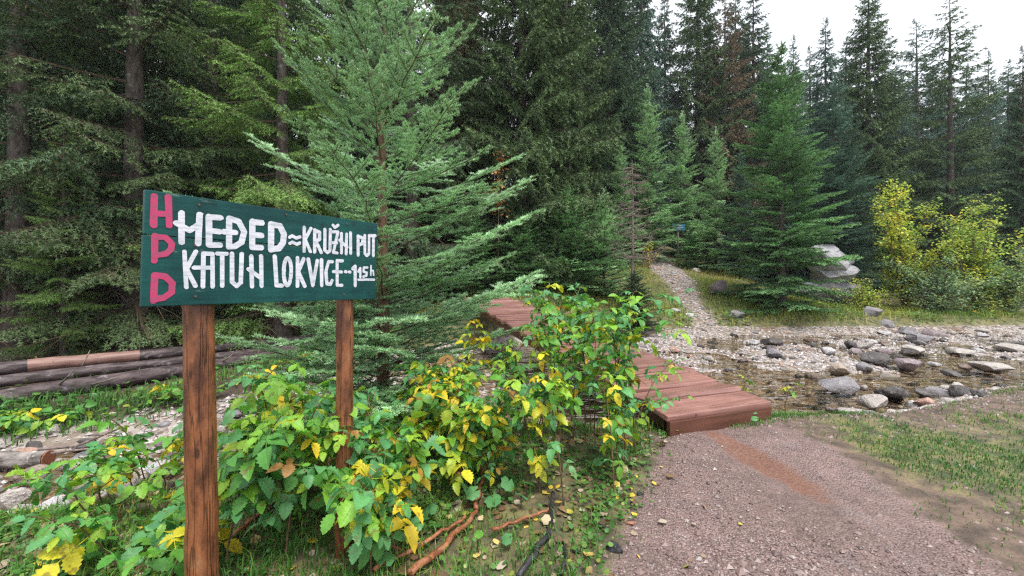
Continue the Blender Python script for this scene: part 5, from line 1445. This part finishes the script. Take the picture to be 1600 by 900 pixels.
log("cut_log", (-5.5, 3.85, -.24), (-4.45, 4.0, -.245), .08, .072, [M_WHITELOG, M_CUT], "short white barked cut log at the left stream's edge", 4)
def stick(pts_px, rad, mat, label, seed, zoff=.04, name="stick"):
    rr = np.random.default_rng(seed); P = []
    for px, py in pts_px:
        Y = (CAMZ - .03) * FPX / (py - HOR); x = (px - 800) / FPX * Y; P.append([x, Y, hz(x, Y) + zoff])
    P = np.array(P); n = 14; u = np.linspace(0, len(P) - 1, n)
    Q = np.stack([np.interp(u, range(len(P)), P[:, c]) for c in range(3)], 1); Q += rr.normal(0, rad * .35, Q.shape)
    V, F = tube(Q, np.linspace(rad, rad * .65, n), 8, True, .07, rr)
    o = obj(name, mesh_np(name, V, F, [mat], None, None, True)); tag(o, label, "stick"); return o
stick([(640, 900), (690, 858), (716, 832), (745, 800)], .021, M_STICKRED, "wet reddish fallen branch running up from the bottom edge", 1)
stick([(585, 895), (640, 865), (700, 828), (728, 812)], .014, M_STICKRED, "thinner reddish branch crossing the wet red one", 2)
stick([(742, 800), (752, 760), (754, 735)], .014, M_STICKRED, "red brown branch end sticking up out of the grass", 3, .05)
stick([(770, 832), (820, 812), (858, 800)], .011, M_STICKRED, "short tan branch touching the charred stick's upper end", 4)
stick([(812, 900), (835, 865), (858, 838), (862, 800), (866, 775)], .018, M_STICKBLACK, "charred black stick with pale patches pointing at the bushes", 5)
stick([(362, 842), (400, 810), (425, 798)], .014, M_STICKRED, "bare reddish branch lying right of the left post", 6, .04)
stick([(530, 838), (590, 850), (640, 868)], .010, M_STICKRED, "slim brown branch lying below the right post", 7)
stick([(878, 900), (885, 870), (880, 850)], .010, M_STICKBLACK, "small black stick right of the charred one", 8)
def px_bed(pts, z): return [((px - 800) / FPX * ((CAMZ - z) * FPX / (py - HOR)), (CAMZ - z) * FPX / (py - HOR), z) for px, py in pts]
for i, (pts, rad) in enumerate([([(60, 702), (120, 697), (190, 668)], .016), ([(80, 708), (150, 700), (180, 680)], .012), ([(0, 672), (25, 652), (50, 618)], .012)]):
    P = np.array(px_bed(pts, -.12)); V, F = tube(P, np.linspace(rad, rad * .5, 3), 6)
    o = obj("driftwood", mesh_np("driftwood", V, F, [M_DEADTWIG], None, None, True)); tag(o, ["long thin driftwood twig behind the short cut log", "shorter driftwood twig close behind the cut log", "pale leaning twig at the left edge under the logs"][i], "stick")
rr = np.random.default_rng(91)
for i, (px, py, s) in enumerate([(940, 820, .04), (1000, 772, .035), (960, 855, .055), (985, 745, .035), (900, 862, .035)]):
    Y = CAMZ * FPX / (py - HOR); x = (px - 800) / FPX * Y
    o = obj("charcoal_lump", CRAG[i % 2], None, (x, Y, hz(x, Y) + s * .2), (0, 0, i * 1.3), (s, s * .7, s * .4), (.025, .025, .03))
    tag(o, ["black charred lump between charred stick and gravel", "black charred lump beside the lobed plant at the path edge", "largest black charred lump at the gravel's left edge", "thin black charred lump nearest the bridge", "black charred lump beside the charred stick"][i], "lump")
for i, (px, py, s) in enumerate([(985, 815, .03), (972, 808, .022), (1006, 640, .02)]):
    if i == 2: continue
    Y = CAMZ * FPX / (py - HOR); x = (px - 800) / FPX * Y
    o = obj("brick_fragment", COB[i], None, (x, Y, hz(x, Y) + s * .3), (0, 0, i), (s, s * .8, s * .6), (.42, .19, .12))
    tag(o, ["larger orange brown stone fragment at the gravel's left edge", "smaller orange brown stone fragment at the gravel's left edge"][i], "stone")

# ------------------------------------------------------------------ thin mountain haze
ht = NT("haze")
pv = ht.n("VolumePrincipled"); pv.inputs["Color"].default_value = (0.86, 0.93, 1.0, 1); pv.inputs["Density"].default_value = 0.0006
pv.inputs["Anisotropy"].default_value = 0.2
ht.l(pv.outputs[0], ht.out.inputs[1])
cyh = np.array([[x, y, z] for z in (-4, 60) for (x, y) in ((-225, -45), (225, -45), (225, 265), (-225, 265))], float)
hzo = obj("haze", mesh_np("haze", cyh, BOXQ, [ht.m]))
tag(hzo, "thin pale haze hanging between the far trees", "haze", None, "stuff")
